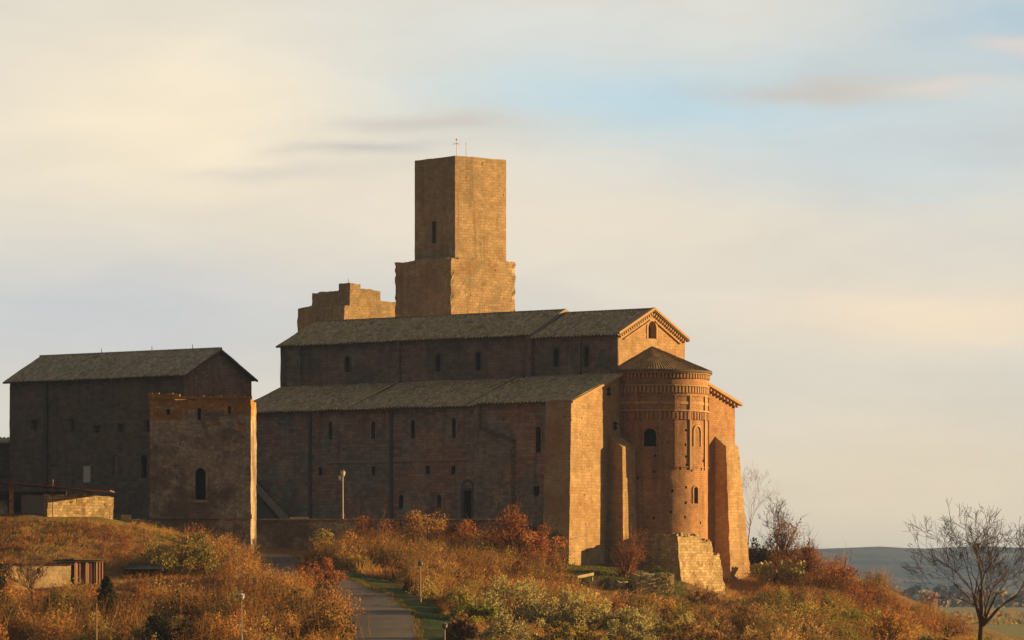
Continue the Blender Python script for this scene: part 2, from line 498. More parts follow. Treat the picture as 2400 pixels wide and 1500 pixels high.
PLAIN = -8.0
def height(X, Y, bumps=True):
    X = np.atleast_1d(np.asarray(X, float)); Y = np.atleast_1d(np.asarray(Y, float))
    out = np.empty(X.shape)
    n = len(TXY)
    xf, yf, of = X.ravel(), Y.ravel(), np.empty(X.size)
    for s in range(0, X.size, 20000):
        q = np.c_[np.clip(xf[s:s + 20000], -100, 90), np.clip(yf[s:s + 20000], 235, 530)] / 100.0
        d = np.linalg.norm(q[:, None] - TXY[None], axis=2)
        of[s:s + 20000] = np.where(d > 0, d * d * np.log(d + 1e-12), 0) @ TW[:n] + TW[n] + q @ TW[n + 1:]
    h = np.clip(of.reshape(X.shape), -8.5, 9)
    m = sstep(-150, -95, X) * (1 - sstep(58, 90, X)) * sstep(190, 245, Y) * (1 - sstep(520, 580, Y))
    pl = PLAIN + 6.3 * np.exp(-(X ** 2 + Y ** 2) / 1600.0)
    h = h * m + pl * (1 - m)
    if bumps:
        b = (np.sin(X * 0.83 + 1.3 * np.sin(Y * 0.31)) * np.sin(Y * 0.57 + 1.1 * np.sin(X * 0.41)) * 0.14 + np.sin(X * 2.1 + Y * 0.9) * np.sin(Y * 1.7 - X * 0.6) * 0.05)
        h = h + b * m * (1 - 0.9 * near_road(X, Y))
    return h


RP = np.array([at(*q)[:] for q in RD])
def road_pts(n=160):
    # Catmull-Rom through the road points
    out = []
    P = np.vstack([2 * RP[0] - RP[1], RP, 2 * RP[-1] - RP[-2]])
    for i in range(1, len(P) - 2):
        for t in np.linspace(0, 1, 20, endpoint=False):
            a, b, c, d = P[i - 1], P[i], P[i + 1], P[i + 2]
            out.append(0.5 * (2 * b + (c - a) * t + (2 * a - 5 * b + 4 * c - d) * t * t + (-a + 3 * b - 3 * c + d) * t ** 3))
    out.append(P[-2])
    return np.array(out)


RPT = road_pts()
def road_dist(X, Y):
    X = np.asarray(X, float); Y = np.asarray(Y, float)
    best = np.full(X.shape, 1e9); side = np.zeros(X.shape)
    for p, q in zip(RPT[:-1:3], RPT[3::3]):
        d = q[:2] - p[:2]; L2 = d @ d
        t = np.clip(((X - p[0]) * d[0] + (Y - p[1]) * d[1]) / L2, 0, 1)
        dx, dy = X - p[0] - t * d[0], Y - p[1] - t * d[1]
        dd = np.hypot(dx, dy)
        s = np.sign(dx * d[1] - dy * d[0])
        m = dd < best
        best = np.where(m, dd, best); side = np.where(m, s, side)
    return best, side


def near_road(X, Y):
    d, _ = road_dist(X, Y)
    return 1 - sstep(3.0, 6.0, d)


def hz(x, y):
    return float(height(np.array([x]), np.array([y]))[0])


ROAD_W = 2.5
xs = np.concatenate([np.array([-9000, -5000, -2500, -1200, -600, -320, -200, -150, -120]), np.arange(-100, 92, 0.9), np.array([100, 120, 150, 200, 320, 600, 1200, 2500, 5000, 9000])])
ys = np.concatenate([np.array([-400, -150, -60, -25, 0, 25, 60, 100, 140, 170, 195, 210, 222]), np.arange(232, 532, 1.0), np.array([545, 560, 580, 620, 700, 850, 1100, 1500, 2200, 3200, 4500, 6500, 9200])])
GX, GY = np.meshgrid(xs, ys)
GZ = height(GX, GY)
rdist, _ = road_dist(GX, GY)
GZ -= 0.16 * (1 - sstep(ROAD_W - 0.2, ROAD_W + 1.0, rdist))
nx_, ny_ = len(xs), len(ys)
idx = np.arange(nx_ * ny_).reshape(ny_, nx_)
quads = np.stack([idx[:-1, :-1], idx[:-1, 1:], idx[1:, 1:], idx[1:, :-1]], axis=-1).reshape(-1, 4)


def ground_mat():
    m, nt = new_mat('hillside_ground')
    ob = nt.n('ShaderNodeTexCoord').outputs['Object']
    at_ = nt.n('ShaderNodeAttribute', attribute_name='tint')
    n1 = nt.noise(ob, 0.35, 6.0, 0.65); n2 = nt.noise(ob, 3.0, 5.0, 0.7)
    c = nt.mix(nt.ramp(n1, 0.42, 0.6), at_.outputs['Color'], nt.mix(0.5, at_.outputs['Color'], (0.13, 0.085, 0.04, 1)))
    f = nt.math('MULTIPLY_ADD', n2, 1.0, 0.5)
    c = nt.mix(1.0, c, nt.n('ShaderNodeCombineColor', {0: f, 1: f, 2: f}).outputs[0], 'MULTIPLY')
    principled(nt, c, 0.95, nt.math('ADD', n2, n1), 0.25, 0.1)
    return m


gc = np.empty((ny_, nx_, 3)); gc[:] = (0.24, 0.135, 0.055)
pxg = 1200 + F * GX / np.maximum(GY, 1); pyg = HZ - F * GZ / np.maximum(GY, 1)
def blend(mask, c):
    global gc
    gc = gc * (1 - mask[..., None]) + np.array(c) * mask[..., None]
blend((GY > 600) * 1.0, (0.24, 0.235, 0.075))                                        # meadows of the plain
blend(((GY > 300) & (GY < 600) & (GX > 33)) * 0.7, (0.15, 0.12, 0.045))
rd_, sd_ = road_dist(GX, GY)
verge = (1 - sstep(5.5, 7.5, rd_)) * (sd_ > 0) * (GY < 372)
blend(verge, (0.028, 0.062, 0.014))  # grass verge, its green darkened to carry the shade lying on it
lawn = ((GX > 5.5) & (GX < 17) & (GY > 404) & (GY < 424)) * 1.0
blend(lawn, (0.085, 0.11, 0.028))
blend(((GX > -44) & (GX < -33) & (GY > 385) & (GY < 402)) * 0.8, (0.19, 0.16, 0.035))
ground = bpy.data.objects.new('ground', np_mesh('ground', np.c_[GX.ravel(), GY.ravel(), GZ.ravel()], quads.ravel(), np.full(len(quads), 4), [ground_mat()], col=gc.reshape(-1, 3), smooth=True))
COL.objects.link(ground); ground['kind'] = 'structure'

# the road up to the terrace
mb = MB()
RH = height(RPT[:, 0], RPT[:, 1], False)
rows = []
for i, p in enumerate(RPT):
    a = RPT[max(i - 1, 0)]; b = RPT[min(i + 1, len(RPT) - 1)]
    d = Vector((b[0] - a[0], b[1] - a[1], 0)).normalized(); s = Vector((d.y, -d.x, 0))
    row = []
    for t in np.linspace(-1, 1, 7):
        q = Vector((p[0], p[1], 0)) + s * (ROAD_W * t)
        row.append((q.x, q.y, RH[i] + 0.04 - 0.06 * t * t))
    rows.append(row)
acc = 0
for i in range(len(rows) - 1):
    L = (Vector(rows[i + 1][3]) - Vector(rows[i][3])).length
    for k in range(6):
        mb.face([rows[i][k], rows[i][k + 1], rows[i + 1][k + 1], rows[i + 1][k]], [(k, acc), (k + 1, acc), (k + 1, acc + L), (k, acc + L)])
    acc += L
m, nt = new_mat('worn_asphalt')
ob = nt.n('ShaderNodeTexCoord').outputs['Object']
n1 = nt.noise(ob, 0.5, 6.0, 0.6); n2 = nt.noise(ob, 8.0, 3.0, 0.7); n3 = nt.noise(nt.scalev(ob, (0.4, 2.2, 1)), 0.6, 3.0)
c = nt.mix(n1, (0.08, 0.07, 0.068, 1), (0.13, 0.112, 0.10, 1))
c = nt.mix(nt.math('MULTIPLY', nt.ramp(n3, 0.55, 0.62), 0.45), c, (0.17, 0.145, 0.12, 1))
principled(nt, c, 0.9, n2, 0.02, 0.2)
tag(build('road', mb, m, smooth=True), kind='structure')

# ------------------------------------------------------------------ far hills
hx = np.arange(-9000, 9001, 60.0); hy = np.linspace(4600, 8200, 40)
HX, HY = np.meshgrid(hx, hy)
prof = 1 + 0.10 * np.sin(HX / 900.0 + 1.2) + 0.05 * np.sin(HX / 310.0) + 0.018 * np.sin(HX / 95.0 + 2)
ridge = np.exp(-((HY - 6300) / 820.0) ** 2)
HHt = PLAIN - 3 + (67 * prof * (1 + 0.05 * np.tanh((HX - 560) / 300.0))) * ridge
rng = np.random.default_rng(5)
HHt += ridge * (rng.normal(0, 1.5, HX.shape) + 2.2 * np.sin(HX / 41.0) * np.sin(HX / 67.0 + 1) + 1.5 * np.maximum(0, np.sin(HX / 150.0 + HY / 300)))
hi = np.arange(HX.size).reshape(HX.shape)
hq = np.stack([hi[:-1, :-1], hi[:-1, 1:], hi[1:, 1:], hi[1:, :-1]], axis=-1).reshape(-1, 4)
m, nt = new_mat('far_wooded_hill')
ob = nt.n('ShaderNodeTexCoord').outputs['Object']
n1 = nt.noise(nt.scalev(ob, (1, 1, 4)), 0.006, 6.0, 0.65)
c = nt.mix(nt.ramp(n1, 0.42, 0.6), (0.03, 0.042, 0.045, 1), (0.12, 0.11, 0.085, 1))
principled(nt, c, 1.0, n1, 25.0, 0.0)
hills = bpy.data.objects.new('hills', np_mesh('hills', np.c_[HX.ravel(), HY.ravel(), HHt.ravel()], hq.ravel(), np.full(len(hq), 4), [m], smooth=True))
COL.objects.link(hills); hills['kind'] = 'structure'

# ------------------------------------------------------------------ wall tools
def plane_map(o, h, inward):
    """P(u, v, d): u metres along h, v = absolute height, d metres inward"""
    o = Vector(o); h = Vector(h); inward = Vector(inward)
    def P(u, v, d=0.0):
        q = o + h * u + inward * d
        return Vector((q.x, q.y, v))
    return P


def cyl_map(c, r, n, t):
    """u = angle*r measured from outward direction n towards t"""
    c = Vector(c); n = Vector(n); t = Vector(t)
    def P(u, v, d=0.0):
        a = u / r
        q = c + (n * math.cos(a) + t * math.sin(a)) * (r - d)
        return Vector((q.x, q.y, v))
    return P


def jit(p, amp, s=0.9):
    if amp <= 0: return p
    q = Vector(p) * s
    return Vector((p[0] + mnoise.noise(q) * amp, p[1] + mnoise.noise(q + Vector((31, 7, 3))) * amp, p[2] + mnoise.noise(q + Vector((5, 41, 9))) * amp * 0.4))


def wall(mb, P, u0, u1, v0, v1, openings=(), du=None, dv=None, mi=0, rough=0.0):
    us = {u0, u1}; vs_ = {v0, v1}
    for (a, b, c, d, arch) in openings:
        us |= {a, c}; vs_ |= {b, d}
    if du:
        k = max(1, int(round((u1 - u0) / du)))
        for i in range(k + 1): us.add(u0 + (u1 - u0) * i / k)
    if dv:
        k = max(1, int(round((v1 - v0) / dv)))
        for i in range(k + 1): vs_.add(v0 + (v1 - v0) * i / k)
    us = sorted(us); vs_ = sorted(vs_)
    us = [x for i, x in enumerate(us) if i == 0 or x - us[i - 1] > 1e-5]
    vs_ = [x for i, x in enumerate(vs_) if i == 0 or x - vs_[i - 1] > 1e-5]
    for i in range(len(us) - 1):
        for j in range(len(vs_) - 1):
            um, vm = (us[i] + us[i + 1]) / 2, (vs_[j] + vs_[j + 1]) / 2
            if any(a < um < c and b < vm < d for (a, b, c, d, _) in openings): continue
            q = [(us[i], vs_[j]), (us[i + 1], vs_[j]), (us[i + 1], vs_[j + 1]), (us[i], vs_[j + 1])]
            mb.face([jit(P(a, b), rough) for a, b in q], q, mi)
    for (a, b, c, d, arch) in openings:
        if arch:
            r = (c - a) / 2; um = (a + c) / 2; n = 8
            arc = [(um - r * math.cos(math.pi * k / n), d - r + r * math.sin(math.pi * k / n)) for k in range(n + 1)]
            lp = [(a, d)] + arc[:n // 2 + 1]
            rp = [(c, d)] + list(reversed(arc[n // 2:]))
            mb.face([jit(P(*q), rough) for q in reversed(lp)], list(reversed(lp)), mi)
            mb.face([jit(P(*q), rough) for q in rp], rp, mi)


def opening_mesh(P, op, depth):
    """reveals (material 0) and the dark inside (material 1)"""
    mb = MB()
    a, b, c, d, arch = op
    if arch:
        r = (c - a) / 2; um = (a + c) / 2; n = 8
        ring = [(a, b), (c, b)] + [(um + r * math.cos(math.pi * k / n), d - r + r * math.sin(math.pi * k / n)) for k in range(n + 1)]
    else:
        ring = [(a, b), (c, b), (c, d), (a, d)]
    for i in range(len(ring)):
        q, q2 = ring[i], ring[(i + 1) % len(ring)]
        mb.face([P(*q), P(*q2), P(*q2, depth), P(*q, depth)], None, 0)
    mb.face([P(*q, depth) for q in ring], None, 1)
    return mb


def surround(P, op, wdt, proud, depth=0.15):
    """raised stone frame round an opening"""
    mb = MB()
    a, b, c, d, arch = op
    def ring(e):
        if arch:
            r = (c - a) / 2 + e; um = (a + c) / 2; n = 8; vc = d - (c - a) / 2
            return [(a - e, b), ] + [(um - r * math.cos(math.pi * k / n), vc + r * math.sin(math.pi * k / n)) for k in range(n + 1)] + [(c + e, b)]
        return [(a - e, b), (a - e, d + e), (c + e, d + e), (c + e, b)]
    ri, ro = ring(0.003), ring(wdt)
    for i in range(len(ri) - 1):
        mb.face([P(*ri[i], -proud), P(*ri[i + 1], -proud), P(*ro[i + 1], -proud), P(*ro[i], -proud)])
        mb.face([P(*ro[i], -proud), P(*ro[i + 1], -proud), P(*ro[i + 1], 0.05), P(*ro[i], 0.05)])
        mb.face([P(*ri[i], 0.1), P(*ri[i + 1], 0.1), P(*ri[i + 1], -proud), P(*ri[i], -proud)])
    return mb


def slab(mb, P, u0, u1, v0, v1, proud, back=0.05, mi=0):
    """a box standing proud of a mapped wall"""
    n = max(1, int(abs(u1 - u0) / 0.8))
    for i in range(n):
        a = u0 + (u1 - u0) * i / n; b = u0 + (u1 - u0) * (i + 1) / n
        mb.face([P(a, v0, -proud), P(b, v0, -proud), P(b, v1, -proud), P(a, v1, -proud)], [(a, v0), (b, v0), (b, v1), (a, v1)], mi)
        mb.face([P(a, v1, -proud), P(b, v1, -proud), P(b, v1, back), P(a, v1, back)], None, mi)
        mb.face([P(a, v0, back), P(b, v0, back), P(b, v0, -proud), P(a, v0, -proud)], None, mi)
    mb.face([P(u0, v0, back), P(u0, v0, -proud), P(u0, v1, -proud), P(u0, v1, back)], [(0, v0), (proud, v0), (proud, v1), (0, v1)], mi)
    mb.face([P(u1, v0, -proud), P(u1, v0, back), P(u1, v1, back), P(u1, v1, -proud)], [(0, v0), (proud, v0), (proud, v1), (0, v1)], mi)


def tile_roof(mb, A, U, V, L, W, thick=0.16, rib=0.42, course=0.9, h=0.15, seed=0, W2=None):
    """A eave corner, U along the eave, V up the slope (unit vectors); rows of curved tiles"""
    A = Vector(A); U = Vector(U).normalized(); V = Vector(V).normalized()
    N = U.cross(V)
    if N.z < 0: N = -N
    rg = random.Random(seed)
    nr = int(L / rib); nc = max(2, int(W / course))
    prof = [(0.0, 0.0), (0.30, 0.0), (0.45, 0.8), (0.65, 1.0), (0.85, 0.8)]
    us = []; hs = []
    for i in range(nr):
        for (f, hh) in prof:
            us.append((i + f) * L / nr); hs.append(hh * h)
    us.append(L); hs.append(0.0)
    colj = [rg.uniform(-0.03, 0.03) for _ in us]
    cols = []
    for i, (u, hh) in enumerate(zip(us, hs)):
        Wi = W if W2 is None else W + (W2 - W) * u / L
        c = []
        for j in range(nc + 1):
            sag = mnoise.noise((A + U * u + V * (Wi * j / nc)) * 0.35) * 0.10
            ov = (-0.05 - 0.10 * rg.random()) if j == 0 else 0
            q = A + U * u + V * (Wi * j / nc + ov) + N * (hh + sag + colj[i] * 0.6 + rg.uniform(-0.015, 0.015))
            c.append((q, (u, Wi * j / nc)))
        cols.append(c)
    for i in range(len(cols) - 1):
        for j in range(nc):
            q = [cols[i][j], cols[i + 1][j], cols[i + 1][j + 1], cols[i][j + 1]]
            mb.face([x[0] for x in q], [x[1] for x in q], 0)
    # underside and edges
    W2_ = W if W2 is None else W2
    b = [A - N * thick, A + U * L - N * thick, A + U * L + V * W2_ - N * thick, A + V * W - N * thick]
    t = [A - V * 0.04, A + U * L - V * 0.04, A + U * L + V * W2_, A + V * W]
    mb.face(list(reversed(b)), None, 1)
    for i in range(4):
        k = (i + 1) % 4
        mb.face([b[i], b[k], t[k], t[i]], None, 1)


def rough_block(mb, c0, ax, ay, z0, z1, la, lb, sub=0.7, amp=0.10, mi=0, top_jag=0.0, taper=(0, 0, 0, 0), mi_top=None, top_band=0.0, seed=0.0, edge=0.0, front_holes=(), side_holes=(), top_slope=0.0):
    """masonry block: c0 corner, unit vectors ax/ay with lengths la/lb; outward batter per side at the foot: (-ay, +ax, +ay, -ax);
    faces are finely divided and their points moved so arrises and tops are uneven"""
    c0 = Vector(c0); ax = Vector(ax); ay = Vector(ay)
    zc = (z0 + z1) / 2
    def pos(a, b, z):
        f = (z1 - z) / (z1 - z0)
        lo_a, hi_a = -taper[3] * f, la + taper[1] * f
        lo_b, hi_b = -taper[0] * f, lb + taper[2] * f
        aa = lo_a + (hi_a - lo_a) * a / la; bb = lo_b + (hi_b - lo_b) * b / lb
        q = c0 + ax * aa + ay * bb
        zz = z
        if top_slope: zz = z0 + (z - z0) * (1 - top_slope * max(0.0, min(1.0, aa / la)) ** 1.6)
        if top_jag and z > z1 - 1e-4:
            zz = z + (mnoise.noise(Vector((aa * 0.5 + seed, bb * 0.5, 3.3))) + 0.6 * mnoise.noise(Vector((aa * 1.7 + seed, bb * 1.7, 8.3)))) * top_jag
        q = Vector((q.x, q.y, zz))
        s = Vector((q.x + seed, q.y, q.z))
        am = amp
        if edge:
            ea = min(abs(a), abs(la - a)) < 1e-4; eb = min(abs(b), abs(lb - b)) < 1e-4
            if ea and eb: am = amp + edge
        d = Vector((mnoise.noise(s * 0.5), mnoise.noise(s * 0.5 + Vector((17, 3, 5))), 0)) * amp * 0.5
        d += Vector((mnoise.noise(s * 2.6), mnoise.noise(s * 2.6 + Vector((7, 13, 5))), 0)) * am * 0.6
        return q + d
    na = max(1, int(round(la / sub))); nb = max(1, int(round(lb / sub))); nz = max(1, int(round((z1 - z0) / sub)))
    A = [la * i / na for i in range(na + 1)]; B = [lb * i / nb for i in range(nb + 1)]; Z = [z0 + (z1 - z0) * i / nz for i in range(nz + 1)]
    A = sorted(set(A) | {h[0] for h in front_holes} | {h[2] for h in front_holes})
    B = sorted(set(B) | {h[0] for h in side_holes} | {h[2] for h in side_holes})
    Z = sorted(set(Z) | {h[i] for h in list(front_holes) + list(side_holes) for i in (1, 3)})
    na, nb, nz = len(A) - 1, len(B) - 1, len(Z) - 1
    def strip(fn, n, rev, hs=(), X=None):
        for i in range(n):
            for k in range(nz):
                if any(h[0] < (X[i] + X[i + 1]) / 2 < h[2] and h[1] < (Z[k] + Z[k + 1]) / 2 < h[3] for h in hs): continue
                q = [fn(i, k), fn(i + 1, k), fn(i + 1, k + 1), fn(i, k + 1)]
                uv = [(x[1], x[0][2]) for x in q]
                pts = [x[0] for x in q]
                if rev: pts.reverse(); uv.reverse()
                mm = mi
                if mi_top is not None and Z[k] > z1 - top_band * (1.05 + 2.4 * mnoise.noise(Vector(pts[0]) * Vector((.55, .55, .9))) + .7 * mnoise.noise(Vector(pts[0]) * 2.1)): mm = mi_top
                mb.face(pts, uv, mm)
    strip(lambda i, k: (pos(A[i], 0, Z[k]), A[i]), na, False, front_holes, A)
    strip(lambda i, k: (pos(la, B[i], Z[k]), B[i] + 3.3), nb, False)
    strip(lambda i, k: (pos(A[i], lb, Z[k]), A[i] + 5.1), na, True)
    strip(lambda i, k: (pos(0, B[i], Z[k]), B[i] + 7.7), nb, True, side_holes, B)
    for i in range(na):
        for k in range(nb):
            q = [pos(A[i], B[k], z1), pos(A[i + 1], B[k], z1), pos(A[i + 1], B[k + 1], z1), pos(A[i], B[k + 1], z1)]
            mb.face(q, [(p.x, p.y) for p in q], mi if mi_top is None else mi_top)

# ------------------------------------------------------------------ the church
cu = Vector((-0.806, 0.592, 0)).normalized()     # along the nave, away
cn = -cu                                          # outward at the apse end
ct = Vector((-cu.y * -1, cu.x * -1, 0))           # across the nave, away to the right
ct = Vector((0.592, 0.806, 0)).normalized()
S0 = Vector((5.88, 420.0, 0))


def C(k, m, z=0.0):
    q = S0 + cu * k + ct * m
    return Vector((q.x, q.y, z))


def ray_k(px, m, base=None):
    b = base if base is not None else C(0, m); s = (px - 1200) / F
    return (s * b.y - b.x) / (cu.x - s * cu.y)


def ray_m(px, k):
    b = C(k, 0); s = (px - 1200) / F
    return (s * b.y - b.x) / (ct.x - s * ct.y)


def zz(py, Y): return (HZ - py) / F * Y


church = root('church', C(20, 14, hz(*C(20, 14)[:2])), 'long medieval stone church with tiled nave roof, lean-to aisle and round sunlit apse', 'church')
LEN = 43.3
M1, M2, M3 = 8.08, 19.9, 29.2
CY = Vector((0, 0, 1))

# --- south aisle wall
Pa = plane_map(C(0, 0), cn, ct)
def s_open(px, y0, y1, wpx, arch=True, m=0.0):
    k = ray_k(px, m); Y = C(k, m).y; wd = wpx / F * Y / 0.80
    return (-k - wd / 2, zz(y1, Y), -k + wd / 2, zz(y0, Y), arch)


def add_windows(P, ops, parent, name='window', depth=0.55, mats=None, frame=None, proud=0.06):
    for op in ops:
        o = build(name, opening_mesh(P, op, depth), mats or [M['trim_d'], M['dark']], parent)
        if frame:
            build('frame', surround(P, op, frame[0], proud), frame[1], o)


slits = [s_open(775, 988, 1030, 8), s_open(875, 988, 1028, 9), s_open(968, 984, 1028, 9), s_open(1064, 980, 1026, 9), s_open(1262, 1000, 1060, 11)]
small = [s_open(751, 1096, 1114, 9, False), s_open(875, 1094, 1113, 8, False), s_open(1002, 1092, 1111, 9, False), s_open(1062, 1092, 1112, 9, False), s_open(1257, 1140, 1162, 12, False)]
lowsl = [s_open(940, 1160, 1192, 9), s_open(1029, 1160, 1190, 9)]
door_op = s_open(1096, 1150, 1222, 19, False)
mb = MB()
wall(mb, Pa, -LEN, 0, 1.0, 19.0, slits + small + lowsl + [door_op], du=1.4, dv=1.2, rough=0.07)
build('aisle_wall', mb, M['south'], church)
add_windows(Pa, slits, church, frame=(0.2, M['south']), proud=0.04)
add_windows(Pa, small + lowsl, church)
o = build('door', opening_mesh(Pa, door_op, 0.35), [M['trim_d'], M['dark']], church)
build('frame', surround(Pa, door_op, 0.28, 0.08), M['trim_d'], o)
lun = (door_op[0] - 0.1, door_op[3] + 0.35, door_op[2] + 0.1, door_op[3] + 0.95, True)
mb = surround(Pa, lun, 0.2, 0.1); build('lunette', mb, M['trim_d'], church)
# lesenes and step of the aisle wall
for px, wd, pr in ((728, 0.30, 0.22), (918, 0.30, 0.24), (1122, 0.62, 0.42), (1287, 0.3, 0.2)):
    k = ray_k(px, 0); mb = MB(); slab(mb, Pa, -k - wd / 2, -k + wd / 2, 3.0, 18.85, pr)
    build('pilaster', mb, M['trim_d'] if wd < 0.5 else M['south'], church)
# string course
mb = MB(); ka, kb = ray_k(770, 0), ray_k(1110, 0)
slab(mb, Pa, -ka, -kb, zz(1086, 438), zz(1081, 438), 0.07); build('string_course', mb, M['trim'], church)
# buttress with sloping head between the two bays
k0, k1 = ray_k(1131, 0), ray_k(1206, 0)
mb = MB()
zl, zr, zb = zz(1003, 426), zz(1032, 423.5), 2.0
a, b = -k0, -k1
pr, prb = 0.55, 0.9
f = [Pa(a, zb, -prb), Pa(b, zb, -prb), Pa(b, zr, -pr), Pa(a, zl, -pr)]
mb.face(f, [(a, zb), (b, zb), (b, zr), (a, zl)])
mb.face([Pa(b, zb, -prb), Pa(b, zb, 0.1), Pa(b, zr, 0.1), Pa(b, zr, -pr)])
mb.face([Pa(a, zb, 0.1), Pa(a, zb, -prb), Pa(a, zl, -pr), Pa(a, zl, 0.1)])
mb.face([Pa(a, zl, -pr), Pa(b, zr, -pr), Pa(b, zr, 0.1), Pa(a, zl, 0.1)])
sb = build('buttress', mb, M['south'], church)
mb = MB()
mb.face([Pa(a - .05, zl + .12, -pr - .14), Pa(b + .08, zr + .12, -pr - .14), Pa(b + .08, zr + .12, .08), Pa(a - .05, zl + .12, .08)])
mb.face([Pa(a - .05, zl - .12, -pr - .14), Pa(b + .08, zr - .12, -pr - .14), Pa(b + .08, zr + .12, -pr - .14), Pa(a - .05, zl + .12, -pr - .14)])
mb.face([Pa(b + .08, zr - .12, -pr - .14), Pa(b + .08, zr - .12, .08), Pa(b + .08, zr + .12, .08), Pa(b + .08, zr + .12, -pr - .14)])
build('coping', mb, M['trim_d'], sb)

# --- corner buttress (dark to the south, sunlit to the east)
mb = MB()
rough_block(mb, C(-0.35, -0.55), ct, cu, -1.0, 19.0, 5.35, 3.1, 0.6, 0.03, taper=(0.15, 0.15, 0, 0.75), seed=2.0, edge=0.05)
cb = build('buttress', mb, M['east'], church)
mb = MB()   # its sloping head under the aisle roof
za, zb_ = 18.98, 18.98 + 4.8 * 0.354
def hd(k, m, z): return C(k, m, z)
p = [hd(-.35, -.55, 18.9), hd(-.35, 4.8, 18.9), hd(-.35, 4.8, zb_ + .05), hd(-.35, -.55, za)]
q = [x + cu * 3.1 for x in p]
mb.face(p, [(0, 18.9), (5.35, 18.9), (5.35, zb_), (0, za)]); mb.face([p[3], p[2], q[2], q[3]]); mb.face([p[1], q[1], q[2], p[2]]); mb.face([q[0], p[0], p[3], q[3]])
build('head', mb, M['east'], cb)

# --- clerestory
Pc = plane_map(C(0, M1), cn, ct)
def c_open(px, y0, y1, wpx): return s_open(px, y0, y1, wpx, True, M1)
cw = [c_open(815, 836, 872, 9), c_open(1027, 830, 870, 9), c_open(1121, 826, 868, 10), c_open(1304, 816, 860, 10), c_open(1375, 812, 858, 9)]
ZE = 26.1          # nave eave
mb = MB(); wall(mb, Pc, -LEN - 0.4, 0, 20.5, ZE, cw, du=1.6, dv=1.4, rough=0.05)
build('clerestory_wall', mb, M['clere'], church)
add_windows(Pc, cw, church, frame=(0.2, M['trim_d']))
for px, wd, pr in ((704, .3, .2), (936, .42, .3), (1244, .75, .45), (1360, .34, .25), (1446, .5, .12)):
    k = max(0.26, ray_k(px, M1)); mb = MB(); slab(mb, Pc, -k - wd / 2, -k + wd / 2, 21.5, ZE - 0.05, pr)
    build('pilaster', mb, M['clere'], church)

# --- roofs
RIDGE = 28.75; MC = (M1 + M2) / 2
def slope_vec(m0, z0, m1, z1):
    v = ct * (m1 - m0) + CY * (z1 - z0)
    return v.normalized(), v.length


KS = ray_k(1246, M1)          # the presbytery roof sits a little lower than the nave roof
for nm, ka, kb, dz in (('presbytery_roof', -0.30, KS, -0.10), ('nave_roof', KS, LEN + 0.7, 0.22)):
    mb = MB()
    e0 = 0.42
    sl = (RIDGE - ZE) / (MC - M1)
    v, Ln = slope_vec(M1 - e0, ZE - e0 * sl + dz, MC, RIDGE + dz)
    tile_roof(mb, C(kb, M1 - e0, ZE - e0 * sl + dz), cn, v, kb - ka, Ln, seed=3)
    v2 = -ct * (MC - M1 + e0) + CY * (RIDGE - ZE + e0 * sl); L2 = v2.length
    tile_roof(mb, C(ka, M2 + e0, ZE - e0 * sl + dz), cu, v2, kb - ka, L2, seed=4)
    rf = build(nm, mb, [M['tile'], M['trim_d']], church)
    mb = MB()
    n = int((kb - ka) / 0.5)
    for i in range(n):      # ridge tiles
        k_ = ka + (kb - ka) * i / n
        mb.tube([C(k_, MC, RIDGE + dz + .04), C(k_ + (kb - ka) / n + .05, MC, RIDGE + dz + .07)], [0.15, 0.13], 7)
    build('ridge_tiles', mb, M['tile_w'], rf)
# step gable between nave and presbytery roofs
mb = MB()
g = [C(KS - .06, M1 - .3, ZE - .2), C(KS - .06, MC, RIDGE + .05), C(KS - .06, M2 + .3, ZE - .2)]
g2 = [x + Vector((0, 0, .38)) for x in g]
for A_, B_ in ((0, 1), (1, 2)):
    mb.face([g[A_], g[B_], g2[B_], g2[A_]]); mb.face([g2[A_], g2[B_], g2[B_] + cu * .3, g2[A_] + cu * .3])
build('roof_step', mb, M['trim'], church)

ASL = 0.354                 # aisle roof pitch
zi = 18.95 + M1 * ASL
SP = ray_k(1124, 0)
for nm, ka, kb, dz in (('aisle_roof', -0.45, SP, 0.10), ('aisle_roof', SP, LEN + 0.5, -0.05)):
    mb = MB(); e0 = 0.5
    v, Ln = slope_vec(-e0, 18.95 - e0 * ASL + dz, M1 + .02, zi + dz)
    tile_roof(mb, C(kb, -e0, 18.95 - e0 * ASL + dz), cn, v, kb - ka, Ln, seed=int(kb), rib=0.44)
    build(nm, mb, [M['tile'], M['trim_d']], church)
for px in (1208, 935):   # raised courses that run down the aisle roof
    k = ray_k(px, M1); mb = MB()
    mb.tube([C(k, -.3, 18.98), C(k, M1 - .1, zi + .14)], [.13, .13], 6); build('roof_course', mb, M['tile'], church)

# --- east front of the nave
Pe = plane_map(C(0, 0), ct, cu)
mb = MB()
mw = ray_m(1528, 0)
gw = (mw - 0.72, zz(793, 430.9), mw + 0.72, zz(752, 430.9), True)
wall(mb, Pe, M1, M2, -1.0, ZE, [(gw[0], gw[1], gw[2], ZE, False)], du=1.0, dv=1.0, rough=0.04)
